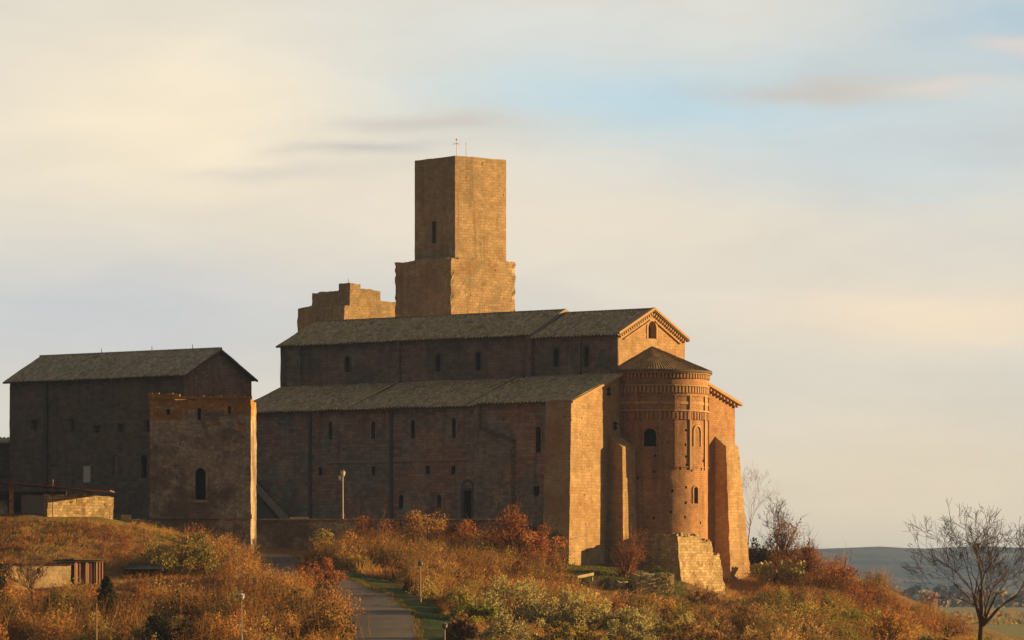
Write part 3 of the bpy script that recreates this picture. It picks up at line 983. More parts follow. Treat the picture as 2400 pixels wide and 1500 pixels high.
# the gable triangle with the upper half of the window
um = (gw[0] + gw[2]) / 2; rr = (gw[2] - gw[0]) / 2; vc = gw[3] - rr
arc = [(um - rr * math.cos(math.pi * k / 8), vc + rr * math.sin(math.pi * k / 8)) for k in range(9)]
def pf(pts): mb.face([Pe(*q) for q in pts], pts)
if vc >= ZE:
    pf([(M1, ZE), (gw[0], ZE), arc[0]] + arc[1:5] + [(um, RIDGE), ])
    pf([(gw[2], ZE), (M2, ZE), (um, RIDGE)] + arc[4:8] + [arc[8]])
else:
    wall(mb, Pe, gw[0], gw[2], vc, ZE, [], rough=0)
    pf([(M1, ZE), (gw[0], ZE)] + [q for q in arc[:5] if q[1] > ZE] + [(um, RIDGE)])
    pf([(gw[2], ZE), (M2, ZE), (um, RIDGE)] + [q for q in arc[4:] if q[1] > ZE])
build('gable', mb, M['east'], church)
o = build('window', opening_mesh(Pe, gw, 0.7), [M['east'], M['dark']], church); o['label'] = 'round-headed window high in the sunlit gable'
build('frame', surround(Pe, gw, 0.25, 0.07), M['corbel'], o)
# raking cornice with little corbels
mb = MB(); mc = []
for (ma, mb_) in ((M1 - .35, MC), (M2 + .35, MC)):
    za_ = ZE - .16; zb2 = RIDGE - .02
    A_, B_ = C(0, ma, za_), C(0, mb_, zb2)
    d = (B_ - A_).normalized(); nup = cu.cross(d).normalized()
    if nup.z < 0: nup = -nup
    mid = (A_ + B_) / 2 - cu * 0.18
    mb.box(mid + nup * .02, d * ((B_ - A_).length / 2), cu * .2, nup * .12)
    mb.box(mid - nup * .95 + cu * .13, d * ((B_ - A_).length / 2 - .9), cu * .12, nup * .06)
    n = 17
    for i in range(1, n):
        q = A_ + (B_ - A_) * (i / n) - nup * .38 - cu * .1
        mc.append((q, d * .08, cu * .09, nup * .2))
o = build('cornice', mb, M['corbel'], church)
for x in mc:
    mb = MB(); mb.box(*x); build('corbel', mb, M['corbel'], o)
# aisle ends
mb = MB(); wall(mb, Pe, 0, M1, -1, 18.9, [], du=1.0, dv=1.0, rough=0.04)
mb.face([Pe(0, 18.9), Pe(M1, 18.9), Pe(M1, zi)], [(0, 18.9), (M1, 18.9), (M1, zi)])
build('aisle_end_wall', mb, M['east'], church)
mb = MB()
A_, B_ = C(0, -.6, 18.95 - .6 * ASL), C(0, M1, zi)
d = (B_ - A_).normalized(); nup = Vector((0, 0, 1))
mb.box((A_ + B_) / 2 - cu * .42 + Vector((0, 0, .05)), d * ((B_ - A_).length / 2), cu * .15, nup * .12); build('verge', mb, M['corbel'], church)
zN0, zN1 = 19.75, 22.6
mb = MB(); wall(mb, Pe, M2, M3, -2, zN0, [], du=1.0, dv=1.0, rough=0.04)
mb.face([Pe(M2, zN0), Pe(M3, zN0), Pe(M2, zN1)], [(M2, zN0), (M3, zN0), (M2, zN1)])
Pn = plane_map(C(0, M3), cu, -ct)
wall(mb, Pn, 0, LEN, 0, zN0, [], du=3, dv=3)
Pn2 = plane_map(C(0, M2), cu, -ct); wall(mb, Pn2, 0, LEN, 20, ZE, [], du=3, dv=3)
Pw = plane_map(C(LEN + .3, 0), -ct, -cu)
wall(mb, Pw, -M3, 0, 3, 18.9, [], du=2, dv=2); wall(mb, Pw, -M2, -M1, 18.9, ZE, [], du=2, dv=2)
mb.face([Pw(-M2, ZE), Pw(-M1, ZE), Pw(-MC, RIDGE)])
mb.face([Pw(-M1, 18.9), Pw(0, 18.9), Pw(-M1, zi)]); mb.face([Pw(-M3, 18.9), Pw(-M2, 18.9), Pw(-M2, zN1)])
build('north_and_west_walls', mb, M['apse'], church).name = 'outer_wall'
mb = MB(); v2 = -ct * (M3 + .6 - M2) + CY * (zN1 - zN0 + .2)
tile_roof(mb, C(-.4, M3 + .6, zN0 - .1), cu, v2, LEN, v2.length, seed=9)
build('aisle_roof', mb, [M['tile'], M['trim_d']], church)
mb = MB(); A_, B_ = C(-.36, M3 + .65, zN0 - .15), C(-.36, M2, zN1 + .02)
d = (B_ - A_).normalized(); mb.box((A_ + B_) / 2, d * ((B_ - A_).length / 2), cu * .2, CY * .16)
mcb = []
for i in range(1, 16):
    q = A_ + (B_ - A_) * (i / 16) + Vector((0, 0, -.34)) + cu * .14
    mcb.append((q, d * .1, cu * .14, CY * .16))
o = build('cornice', mb, M['corbel'], church)
for x in mcb:
    mb = MB(); mb.box(*x); build('corbel', mb, M['corbel'], o)

# --- the apse
RA = 5.62
AC = C(0, MC)
Pp = cyl_map(AC, RA, cn, ct)
HALF = math.pi / 2 * RA
def ap_u(px): # angle (as arc length) of the visible point at this column
    s = (px - (1200 + F * AC.x / AC.y)) / (F * RA / (AC.y - 4.0))
    return (math.radians(36.3) - math.acos(max(-1, min(1, s)))) * RA


def a_open(px, y0, y1, wm, arch=True):
    u = ap_u(px); Y = Pp(u, 0).y
    return (u - wm / 2, zz(y1, Y), u + wm / 2, zz(y0, Y), arch)


aw = [a_open(1519, 1004, 1046, 1.25), a_open(1628, 1141, 1180, 0.62)]
holes = []
rg = random.Random(4)
for px, py in ((1604, 1008), (1603, 1042), (1604, 1070), (1606, 1090), (1646, 1080), (1531, 1068), (1529, 1105), (1604, 1142), (1604, 1178), (1664, 1147), (1667, 1165), (1665, 1192), (1602, 1212), (1528, 1214), (1650, 1040), (1534, 1040),
               (1590, 1098), (1618, 1102), (1642, 1100), (1572, 1150), (1480, 1060), (1490, 1120), (1640, 1225), (1568, 1200)):
    u = ap_u(px); Y = Pp(u, 0).y; z = zz(py, Y)
    holes.append((u - .11, z - .14, u + .11, z + .12, False))
ZC = 22.25
mb = MB(); wall(mb, Pp, -HALF, HALF, -1.5, ZC, aw + holes, du=0.45, dv=1.0, rough=0.03)
apse = build('apse', mb, M['apse'], church)
add_windows(Pp, aw, apse, depth=0.8, mats=[M['trim_d'], M['dark']], frame=(0.2, M['apse']))
for h in holes:
    build('putlog_hole', opening_mesh(Pp, h, 0.4), [M['trim_d'], M['dark']], apse)
bl = a_open(1632, 1000, 1046, 1.0)
o = build('blind_window', surround(Pp, bl, 0.2, 0.1), M['corbel'], apse)
for px in (1478, 1541, 1579, 1614, 1650, 1662):
    u = ap_u(px); mb = MB()
    slab(mb, Pp, u - .13, u + .13, zz(1100, 426), zz(925, 426), 0.13); build('pilaster', mb, M['corbel'] if px > 1600 else M['apse'], apse)
def band(z, hgt, proud, nm='string_course', mat='corbel'):
    mb = MB(); slab(mb, Pp, -HALF, HALF, z - hgt / 2, z + hgt / 2, proud); return build(nm, mb, M[mat], apse)
def corbels(z, n, w_, h_, proud, mat='corbel', arches=False):
    mb = MB()
    for i in range(n):
        u = -HALF + (i + .5) * 2 * HALF / n
        slab(mb, Pp, u - w_ / 2, u + w_ / 2, z - h_ / 2, z + h_ / 2, proud)
    return mb
top = band(ZC - .12, .3, .34, 'cornice')
build('corbel_table', corbels(ZC - .52, 46, .16, .42, .22), M['corbel'], top)
b1 = band(zz(903, 426.5), .14, .20); build('corbel_table', corbels(zz(913, 426.5), 44, .20, .62, .16), M['corbel'], b1)
b2 = band(zz(927, 426.5), .10, .09, mat='apse')
b3 = band(zz(944, 426.5), .26, .06, mat='corbel')
b4 = band(zz(962, 426.5), .14, .18); build('corbel_table', corbels(zz(974, 426.5), 40, .24, .74, .15), M['apse'], b4)
b5 = band(zz(1094, 426.5), .12, .07, mat='apse')
# conical half roof with radiating tile rows
mb = MB()
apex = C(-0.02, MC, 24.95); RE = 6.08; n = 66
prof = []
for i in range(n * 3 + 1):
    a = -math.pi / 2 + math.pi * i / (n * 3)
    prof.append((a, 0.10 if i % 3 == 1 else (0.07 if i % 3 == 2 else 0.0)))
nr = 7
def cone(a, hh, j):
    f = j / nr; e = C(0, MC, ZC + .02) + (cn * math.cos(a) + ct * math.sin(a)) * RE
    q = e.lerp(apex, f); return q + Vector((0, 0, hh * (1 - f * .8) + mnoise.noise(q * 1.3) * .05))
for i in range(len(prof) - 1):
    for j in range(nr):
        (a, h1), (b, h2) = prof[i], prof[i + 1]
        mb.face([cone(a, h1, j), cone(b, h2, j), cone(b, h2, j + 1), cone(a, h1, j + 1)], [(a * 6, j), (b * 6, j), (b * 6, j + 1), (a * 6, j + 1)])
    (a, h1), (b, h2) = prof[i], prof[i + 1]
    e0, e1 = cone(a, h1, 0), cone(b, h2, 0)
    mb.face([e0 - Vector((0, 0, .2)), e1 - Vector((0, 0, .2)), e1, e0], None, 1)
    mb.face([e1 - Vector((0, 0, .2)), e0 - Vector((0, 0, .2)), C(0, MC, ZC - .15)], None, 1)
build('apse_roof', mb, [M['tile_w'], M['trim_d']], church)
# small buttress left of the apse
mb = MB()
rough_block(mb, C(-1.75, 6.2), ct, cu, -1, 14.6, 2.35, 1.75, 0.7, 0.05, taper=(.25, 0, 0, .1), seed=5)
hp = [C(-1.75, 6.2, 14.55), C(-1.75, 8.55, 14.55), C(0, 8.55, 15.7), C(0, 6.2, 15.7), C(0, 6.2, 14.55), C(0, 8.55, 14.55)]
mb.face([hp[0], hp[1], hp[2], hp[3]]); mb.face([hp[4], hp[0], hp[3]]); mb.face([hp[1], hp[5], hp[2]])
build('buttress', mb, M['east'], church)
# tall buttress at the right-hand corner
mb = MB()
ma_ = 25.5
rough_block(mb, C(-1.35, ma_), ct, cu, -2.5, 15.2, 2.3, 1.35, 0.5, 0.04, taper=(.8, 1.9, 0, .1), seed=9, edge=.1)
hp = [C(-1.35, ma_, 15.1), C(-1.35, ma_ + 2.3, 15.1), C(0, ma_ + 2.3, 16.2), C(0, ma_, 16.2), C(0, ma_, 15.1), C(0, ma_ + 2.3, 15.1)]
mb.face([hp[0], hp[1], hp[2], hp[3]]); mb.face([hp[4], hp[0], hp[3]]); mb.face([hp[1], hp[5], hp[2]])
build('buttress', mb, M['east'], church)
# rubble plinth under the apse, stepping down to the right
for (m0, la_, zt_, kk_, sd_) in ((MC - 5.0, 4.1, 5.7, -6.45, 13), (MC - .95, 2.3, 5.15, -6.35, 15), (MC + 1.3, 1.7, 3.9, -6.2, 17)):
    mb = MB()
    rough_block(mb, C(kk_, m0), ct, cu, -3.0, zt_, la_, 5.5, 0.33, 0.10, taper=(1.0, .35, 0, .25), top_jag=.35, seed=sd_, edge=.16)
    build('plinth', mb, M['footing'], church)
mb = MB(); rg = random.Random(31)     # loose and weathered stones along its top and foot
for i in range(60):
    m_ = MC - 5 + rg.random() * 7.9; top_ = 5.7 if m_ < MC - .95 else (5.15 if m_ < MC + 1.3 else 3.9)
    q = C(-6.4 + rg.random() * 1.2, m_, top_ + rg.uniform(-.05, .16)); an = rg.uniform(-.5, .5)
    a_ = (ct * math.cos(an) + cu * math.sin(an)); b_ = Vector((-a_.y, a_.x, 0))
    mb.box(q, a_ * rg.uniform(.14, .32), b_ * rg.uniform(.12, .25), Vector((rg.uniform(-.05, .05), 0, rg.uniform(.08, .17))))
build('plinth_capping', mb, M['footing'], church)
# iron tie anchors
for px, py in ((1426, 918), (1441, 998)):
    m_ = ray_m(px, 0); p0 = C(-.05, m_); z = zz(py, p0.y); mb = MB()
    for a in (45, -45, 90):
        dd = ct * math.cos(R(a)) + CY * math.sin(R(a)); e = dd.cross(cu)
        mb.box(Vector((p0.x, p0.y, z)), dd * .42, cu * .06, e * .06)
    build('tie_anchor', mb, M['dark'], church)

# ------------------------------------------------------------------ the square tower behind
tl = Vector((-0.63, 0.777, 0)).normalized(); tr = Vector((tl.y, -tl.x, 0))
T0 = Vector(((1057 - 1200) / F * 480, 480, 0))
tower = root('stone_tower', T0 + tl * 5 + tr * 4.6 + Vector((0, 0, 7.2)), 'tall square two-stage stone tower rising behind the church roof', 'tower')
ZL, ZU = zz(603, 480), zz(364.5, 481.5)
mb = MB()
rough_block(mb, T0, tr, tl, 5.0, ZL, 9.3, 10.3, 0.45, 0.03, top_jag=.3, seed=21, edge=.34)
build('lower_stage', mb, M['tower'], tower)
U0 = T0 + tl * .9 + tr * 1.3
Pt = plane_map(U0, -tl, tr)
s_ = (1018 - 1200) / F; kt = (s_ * U0.y - U0.x) / (tl.x - s_ * tl.y); Yt = (U0 + tl * kt).y
sl_op = (-kt - .36, zz(570, Yt), -kt + .36, zz(519, Yt), False)
mb = MB()
rough_block(mb, U0, tr, tl, ZL - .6, ZU, 7.4, 7.45, 0.6, 0.02, top_jag=.05, seed=25, edge=.02, side_holes=[(kt - .36, sl_op[1], kt + .36, sl_op[3])])
up = build('upper_stage', mb, M['tower'], tower)
o = build('window', opening_mesh(Pt, sl_op, 0.8), [M['trim_d'], M['dark']], up)
build('frame', surround(Pt, sl_op, .16, .07), M['trim'], o)
mb = MB()
mb.tube([U0 + tl * 3.5 + tr * 3.0 + Vector((0, 0, ZU - .1)), U0 + tl * 3.5 + tr * 3.0 + Vector((0, 0, ZU + 2.35))], [.035, .03], 6)
q = U0 + tl * 3.5 + tr * 3.0 + Vector((0, 0, ZU + 1.75))
mb.box(q, tr * .36, tl * .018, CY * .018); mb.box(q + Vector((0, 0, .1)), tl * .34, tr * .018, CY * .018); mb.box(q + Vector((0, 0, .55)), tr * .08, tl * .08, CY * .09)
mb.tube([q + tr * .4 + Vector((0, 0, -.12)), q + tr * .4 + Vector((0, 0, .16))], [.04, .04], 6); mb.tube([q - tr * .4 + Vector((0, 0, -.12)), q - tr * .4 + Vector((0, 0, .16))], [.04, .04], 6)
tag(build('weather_vane', mb, M['metal'], loc=(q.x, q.y, ZU)), 'thin weather mast with cross arms on top of the tall tower', 'weather mast')
mb = MB(); q = U0 + tl * 3.0 + tr * 4.0
mb.tube([q + Vector((0, 0, ZU - .1)), q + Vector((0, 0, ZU + 1.8))], [.045, .03], 6); mb.tube([q + Vector((0, 0, ZU + 1.75)), q + Vector((0, 0, ZU + 1.95))], [.07, .05], 6)
mb.box(q + Vector((0, 0, ZU + .05)), tr * .12, tl * .12, CY * .08)
tag(build('lightning_rod', mb, M['metal'], loc=(q.x, q.y, ZU)), 'plain thin rod on the tower top, right of the weather mast', 'lightning rod')

# ------------------------------------------------------------------ ruined keep left of the tower
K0 = Vector(((808 - 1200) / F * 492, 492, 0))
keep = root('ruined_keep', K0 + tl * 4 + tr * 4 + Vector((0, 0, 7.2)), 'lower ruined stone keep with stepped broken top, left of the tall tower', 'ruined tower')
zk = lambda py, Y=492: zz(py, Y)
mb = MB(); rough_block(mb, K0, tr, tl, 4.0, zk(713), 7.0, 9.2, .5, .05, top_jag=.3, seed=41, edge=.16); build('lower_walls', mb, M['tower'], keep)
mb = MB(); K1 = K0 + tl * .4 + tr * 1.05
rough_block(mb, K1, tr, tl, zk(713) - .8, zk(677), 4.4, 7.4, .5, .05, top_jag=.25, seed=43, edge=.14); build('upper_walls', mb, M['tower'], keep)
mb = MB(); rough_block(mb, K1 + tl * .1 + tr * .1, tr, tl, zk(676) - .4, zk(662), 1.5, 2.2, .45, .06, top_jag=.2, seed=45); build('broken_top', mb, M['tower'], keep)
mb = MB(); rough_block(mb, K0 + tr * 5.3 + tl * 1.2, tr, tl, 4.0, zk(698), 9.5, 5.0, .6, .07, top_jag=.2, seed=47, edge=.1); build('side_wall', mb, M['tower'], keep)
mb = MB()
for (u, v, h) in ((2.2, 3.2, 1.5),):
    q = K1 + tl * v + tr * u
    mb.tube([q + Vector((0, 0, zk(676) - .2)), q + Vector((0, 0, zk(676) + h))], [.04, .02], 5)
    mb.box(q + Vector((0, 0, zk(676) + h * .75)), tr * .35, tl * .02, CY * .02)
tag(build('antenna', mb, M['metal'], loc=(q.x, q.y, zk(676))), 'thin antenna on the broken top of the ruined keep', 'antenna')

# ------------------------------------------------------------------ palace at the left
B0 = Vector(((430 - 1200) / F * 446, 446, 0))
def B(k, m, z=0.0):
    q = B0 + cu * k + ct * m
    return Vector((q.x, q.y, z))
BL, BW = 24.7, 11.1; ZB = zz(878, 446); ZBR = ZB + 2.8
pal = root('gabled_palace', B(12, 6, 7.6), 'long gabled stone building in shadow behind the square ruin', 'building')
Pb = plane_map(B(0, 0), cn, ct)
def b_open(px, y0, y1, wpx, arch=False):
    k = ray_k(px, 0, B0); Y = (B0 + cu * k).y; wd = wpx / F * Y / .8
    return (-k - wd / 2, zz(y1, Y), -k + wd / 2, zz(y0, Y), arch)
bw_ = [b_open(80, 984, 1008, 14), b_open(169, 983, 1010, 11), b_open(228, 998, 1014, 15), b_open(282, 994, 1012, 13), b_open(345, 985, 1012, 12)]
tall = [b_open(337, 1066, 1120, 14, True), b_open(270, 1066, 1118, 12, True)]
wd_ = b_open(203, 1091, 1131, 19)
mb = MB(); wall(mb, Pb, -BL, 0, 3.0, ZB, bw_ + tall + [wd_], du=1.5, dv=1.3, rough=.09)
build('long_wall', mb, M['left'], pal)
for op in bw_:
    o = build('window', opening_mesh(Pb, op, .4), [M['trim'], M['dark']], pal); build('frame', surround(Pb, op, .16, .05), M['trim_d'], o)
    mb = MB(); um = (op[0] + op[2]) / 2; slab(mb, Pb, um - .05, um + .05, op[1], op[3], -.2, .3); slab(mb, Pb, op[0], op[2], (op[1] + op[3]) / 2 - .05, (op[1] + op[3]) / 2 + .05, -.21, .3); build('mullion', mb, M['trim_d'], o)
o = build('arched_window', opening_mesh(Pb, tall[0], .5), [M['trim_d'], M['dark']], pal)
o = build('walled_up_window', opening_mesh(Pb, tall[1], .16), [M['trim_d'], M['south']], pal)
o = build('door', opening_mesh(Pb, wd_, .06), [M['trim'], M['white']], pal); o['label'] = 'white door panel in the dark wall'
k = ray_k(109, 0, B0); mb = MB(); slab(mb, Pb, -k - .22, -k + .22, 4, ZB - .1, .3); build('pilaster', mb, M['trim_d'], pal)
Pg = plane_map(B(0, 0), ct, cu)
mb = MB(); wall(mb, Pg, 0, BW, 3.0, ZB, [], du=1.0, dv=1.0, rough=.05)
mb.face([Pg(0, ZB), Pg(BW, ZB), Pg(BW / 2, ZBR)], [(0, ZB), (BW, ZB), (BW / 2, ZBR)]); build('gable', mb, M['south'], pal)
mb = MB(); Pk = plane_map(B(0, BW), cu, -ct); wall(mb, Pk, 0, BL, 3, ZB); Pq = plane_map(B(BL, 0), -ct, -cu); wall(mb, Pq, -BW, 0, 3, ZB, [], du=.8, dv=.8, rough=.12)
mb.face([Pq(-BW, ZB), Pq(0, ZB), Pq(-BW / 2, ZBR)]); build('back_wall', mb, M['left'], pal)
sl = (ZBR - ZB) / (BW / 2); e0 = .45
mb = MB()
v = ct * (BW / 2 + e0) + CY * (ZBR - ZB + e0 * sl)
tile_roof(mb, B(BL + .6, -e0, ZB - e0 * sl + .12), cn, v, BL + 1.1, v.length, seed=31)
v = -ct * (BW / 2 + e0) + CY * (ZBR - ZB + e0 * sl)
tile_roof(mb, B(-.5, BW + e0, ZB - e0 * sl + .12), cu, v, BL + 1.1, v.length, seed=32)
rf = build('roof', mb, [M['tile_d'], M['trim_d']], pal)
mb = MB()
for i in range(46):
    k = -.5 + (BL + 1.1) * i / 46
    mb.tube([B(k, BW / 2, ZBR + .16), B(k + .62, BW / 2, ZBR + .2)], [.15, .13], 6)
build('ridge_tiles', mb, M['tile_d'], rf)
mb = MB()
for (ma, mb2) in ((-e0, BW / 2), (BW + e0, BW / 2)):
    A_, B_ = B(-.42, ma, ZB - e0 * sl), B(-.42, mb2, ZBR + .02); d = (B_ - A_).normalized()
    mb.box((A_ + B_) / 2, d * ((B_ - A_).length / 2), cu * .1, CY * .1)
build('verge', mb, M['trim_d'], rf)
for k in (3.5, 9.2, 16.4):
    mb = MB(); q = B(k, BW / 2, ZBR); mb.tube([q, q + Vector((0, 0, .75))], [.05, .03], 5); build('roof_finial', mb, M['metal'], rf)
# low annexe at its far end
mb = MB()
qx = B(BL + .1, 1.0)
rough_block(mb, Vector((-66.0, 464, 0)), Vector((1, 0, 0)), Vector((0, 1, 0)), 4, zz(1042, 466), 11.6, 6, .8, .08, top_jag=.15, seed=51)
an = tag(build('outbuilding', mb, M['left'], loc=(-60.9, 467, 7.6)), 'low dark outbuilding at the far left end of the gabled building', 'building')
mb = MB(); v = Vector((0, 1, .12)); tile_roof(mb, Vector((-66.3, 463.6, zz(1042, 466) + .05)), Vector((1, 0, 0)), v, 12.2, 6.6, seed=8)
build('roof', mb, [M['tile_d'], M['trim_d']], an)

# ------------------------------------------------------------------ square ruin in front
QX0, QX1, QY = (351 - 1200) / F * 397, (588 - 1200) / F * 397, 397.0
ruin = root('square_ruin', ((QX0 + QX1) / 2, QY + 4, 4.5), 'square roofless stone ruin with one arched window and a bright sunlit edge', 'ruin')
ZQ = zz(934, QY)
Pr = plane_map((0, QY, 0), (1, 0, 0), (0, 1, 0))
X_ = lambda px: (px - 1200) / F * QY
rw = (X_(458), zz(1171, QY), X_(482), zz(1097, QY), True)
r_small = [(X_(391), zz(972, QY), X_(398), zz(958, QY), False), (X_(463), zz(985, QY), X_(471), zz(957, QY), False), (X_(534), zz(970, QY), X_(541), zz(952, QY), False)]
fh = [(h[0] - QX0, h[1], h[2] - QX0, h[3]) for h in [rw] + r_small]
mb = MB()
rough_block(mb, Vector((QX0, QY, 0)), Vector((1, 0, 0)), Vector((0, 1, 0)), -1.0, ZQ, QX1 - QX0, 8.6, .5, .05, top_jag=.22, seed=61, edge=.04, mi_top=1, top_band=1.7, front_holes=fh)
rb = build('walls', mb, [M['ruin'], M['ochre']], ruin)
o = build('window', opening_mesh(Pr, rw, .9), [M['trim_d'], M['dark']], ruin); o['label'] = 'dark arched window with pale sill'
build('frame', surround(Pr, rw, .2, .10), M['ruin'], o)
mb = MB(); slab(mb, Pr, rw[0] - .25, rw[2] + .25, rw[1] - .28, rw[1] - .02, .12, .3); build('sill', mb, M['trim'], o)
for op in r_small:
    build('window', opening_mesh(Pr, op, .6), [M['trim_d'], M['dark']], ruin)
# spandrels of the arched opening
mb = MB(); a, b, c, d, _ = rw; r = (c - a) / 2; um = (a + c) / 2
arc = [(um - r * math.cos(math.pi * k / 8), d - r + r * math.sin(math.pi * k / 8)) for k in range(9)]
mb.face([Pr(*q, -.05) for q in [(a - .05, d + .05)] + arc[:5] + [(um, d + .05)]]); mb.face([Pr(*q, -.05) for q in [(c + .05, d + .05), (um, d + .05)] + arc[4:]])
build('arch_head', mb, M['ruin'], o)
mb = MB(); n = 30
for i in range(n):
    x = QX0 - .1 + (QX1 - QX0 + .2) * i / n
    h = .16 + .2 * random.Random(i).random() + (.25 if i < 9 else 0)
    mb.box(Vector((x + .16, QY + .2, ZQ + h / 2 - .05)), (.17, 0, 0), (0, .3, 0), (0, 0, h / 2))
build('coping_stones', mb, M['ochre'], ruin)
mb = MB(); slab(mb, Pr, QX0 - .05, QX1 + .1, zz(1216, QY), zz(1205, QY), .18); build('footing_course', mb, M['ruin'], ruin)

# ------------------------------------------------------------------ terrace, retaining wall
TZ = 6.62
mb = MB()
ter = [(-36, 411.6), (0.4, 411.6), (2.5, 425.0)] + [tuple(C(k, -.02)[:2]) for k in (3, 20, LEN)] + [(-31, 456), (-46, 462), (-52, 440), (-40, 417)]
mb.face([(x, y, TZ) for x, y in ter]); tag(build('terrace', mb, M['trim_d']), kind='structure')
mb = MB(); PZ = zz(1216.5, 411)
rough_block(mb, Vector((-25.2, 411, 0)), Vector((1, 0, 0)), Vector((0, 1, 0)), 0.5, PZ - .12, 25.6, .55, .6, .05, seed=71)
par = tag(build('retaining_wall', mb, M['ruin'], loc=(-12, 411.3, 4.5)), 'long low retaining wall carrying the terrace before the church', 'wall')
mb = MB()
n = 21
for i in range(n):
    x0 = -25.2 + 25.6 * i / n
    mb.box(Vector((x0 + .61, 411.25, PZ - .04)), (.60, 0, 0), (0, .38, 0), (0, 0, .08))
build('coping', mb, M['plinth'], par)
mb = MB()
rough_block(mb, Vector((.45, 411.5, 0)), Vector((1, 0, 0)), Vector((.16, .987, 0)), 0.5, TZ - 1.1, .6, 13.5, .7, .05, seed=73)
tag(build('return_wall', mb, M['ruin'], loc=(1, 416, 4)), 'short end wall of the terrace behind the dark red bush', 'wall')
# external stair against the aisle wall
mb = MB()
ka, kb = ray_k(690, 0), ray_k(600, 0)
Y1 = C(ka, 0).y
n = 17
za_, zb_ = TZ, zz(1122, 443)
for i in range(n):
    k0_, k1_ = ka + (kb - ka) * i / n, ka + (kb - ka) * (i + 1) / n
    z = za_ + (zb_ - za_) * (i + 1) / n
    q = [C(k0_, -1.9, TZ - .3), C(k1_, -1.9, TZ - .3), C(k1_, -1.9, z), C(k0_, -1.9, z)]
    p = [x + ct * 1.85 for x in q]
    mb.face(q); mb.face([q[3], q[2], p[2], p[3]]); mb.face([q[0], q[3], p[3], p[0]])
st = tag(build('stair', mb, M['trim_d'], loc=C((ka + kb) / 2, -1, TZ)), 'outside stone stair climbing leftwards along the aisle wall', 'staircase')
mb = MB()
A_, B_ = C(ka - 1.2, -2.05, za_ + .35), C(kb, -2.05, zb_ + .6); d = (B_ - A_).normalized()
mb.box((A_ + B_) / 2, d * ((B_ - A_).length / 2), ct * .13, CY * .42); build('parapet', mb, M['trim'], st)
# benches
def bench(x, y, label):
    t = root('bench', (x, y, TZ), label, 'bench', 'pale stone benches on the terrace')
    mb = MB(); mb.box((x, y, PZ + .12), (.55, 0, 0), (0, .25, 0), (0, 0, .09)); build('seat', mb, M['white'], t)
    for s in (-1, 1):
        mb = MB(); mb.box((x + s * .38, y, (TZ + PZ) / 2 + .02), (.09, 0, 0), (0, .2, 0), (0, 0, (PZ - TZ) / 2 + .02)); build('leg', mb, M['trim'], t)
bench((693 - 1200) / F * 412.4, 412.4, 'pale stone bench on the terrace edge, nearer the square ruin')
bench((710 - 1200) / F * 412.1, 412.1 + .5, 'whiter stone bench on the terrace edge, the one nearer the lamp')


# ------------------------------------------------------------------ lamps and posts
def lamp(px, base_py, top_py, Y, label, kind='globe', r=.07, group='street lamps'):
    p = at(px, base_py, Y); zt = zz(top_py, Y); H = zt - p.z
    g = hz(p.x, p.y); zb = min(p.z, g) - .2
    t = root('street_lamp', (p.x, p.y, zb), label, 'street lamp', group)
    mb = MB(); mb.tube([(p.x, p.y, zb), (p.x, p.y, p.z + .5), (p.x, p.y, p.z + .52), (p.x, p.y, zt - .35)], [r * 1.6, r * 1.5, r, r * .8], 8); build('pole', mb, M['white'] if kind == 'globe' else M['pole'], t)
    hb = MB()
    c0 = Vector((p.x, p.y, zt - .3))
    if kind == 'globe':
        hb.tube([c0 + Vector((0, 0, -.1)), c0 + Vector((0, 0, .05)), c0 + Vector((0, 0, .3)), c0 + Vector((0, 0, .48)), c0 + Vector((0, 0, .55))], [.08, .19, .24, .17, .04], 10)
        build('lamp_head', hb, M['lamp'], t)
        mb = MB(); mb.tube([c0 + Vector((0, 0, .46)), c0 + Vector((0, 0, .60))], [.26, .05], 10); build('cap', mb, M['metal'], t)
        mb = MB(); mb.tube([c0 + Vector((-.28, 0, -.42)), c0 + Vector((-.28, 0, -.32)), c0 + Vector((-.28, 0, -.05)), c0 + Vector((-.28, 0, .02))], [.04, .14, .15, .04], 8); mb.tube([c0 + Vector((-.28, 0, -.4)), c0 + Vector((0, 0, -.5))], [.03, .03], 5); build('side_lamp', mb, M['lamp'], t)
    else:
        hb.tube([c0, c0 + Vector((0, 0, .12)), c0 + Vector((0, 0, .30)), c0 + Vector((0, 0, .36))], [.06, .17, .20, .05], 8); build('lamp_head', hb, M['lamp'] if kind == 'cup' else M['metal'], t)
        mb = MB(); mb.tube([c0 + Vector((0, 0, .34)), c0 + Vector((0, 0, .46))], [.26, .06], 8); build('cap', mb, M['metal'] if kind != 'cup' else M['lamp'], t)
    return t
lamp(803.5, 1216, 1108, 411.15, 'tall white lamp post on the terrace wall against the dark church', 'globe', .06)
lamp(985, 1414, 1318, 338, 'slim lamp post on the green verge right of the road', 'dark', .06)
lamp(566, 1506, 1396, 284, 'white lamp post with pale head amid brown scrub, lower left', 'cup', .04)
lamp(1042, 1540, 1464, 292, 'lamp post cut by the bottom edge, right of the road', 'dark', .06)
p = at(226, 1520, 284); mb = MB(); mb.tube([(p.x, p.y, hz(p.x, p.y) - .2), (p.x, p.y, zz(1408, 284))], [.065, .05], 7); mb.box((p.x, p.y, zz(1410, 284)), (.35, 0, 0), (0, .04, 0), (0, 0, .04))
tag(build('utility_pole', mb, M['bark_p'], loc=(p.x, p.y, p.z)), 'thin bare pole with small crosspiece beside the dark conifer', 'pole')
p = at(1296, 1342, 404.5); mb = MB(); mb.tube([(p.x, p.y, hz(p.x, p.y) - .2), (p.x, p.y, zz(1326, 404.5))], [.07, .07], 7); mb.box((p.x, p.y, zz(1326, 404.5)), (.09, 0, 0), (0, .09, 0), (0, 0, .06))
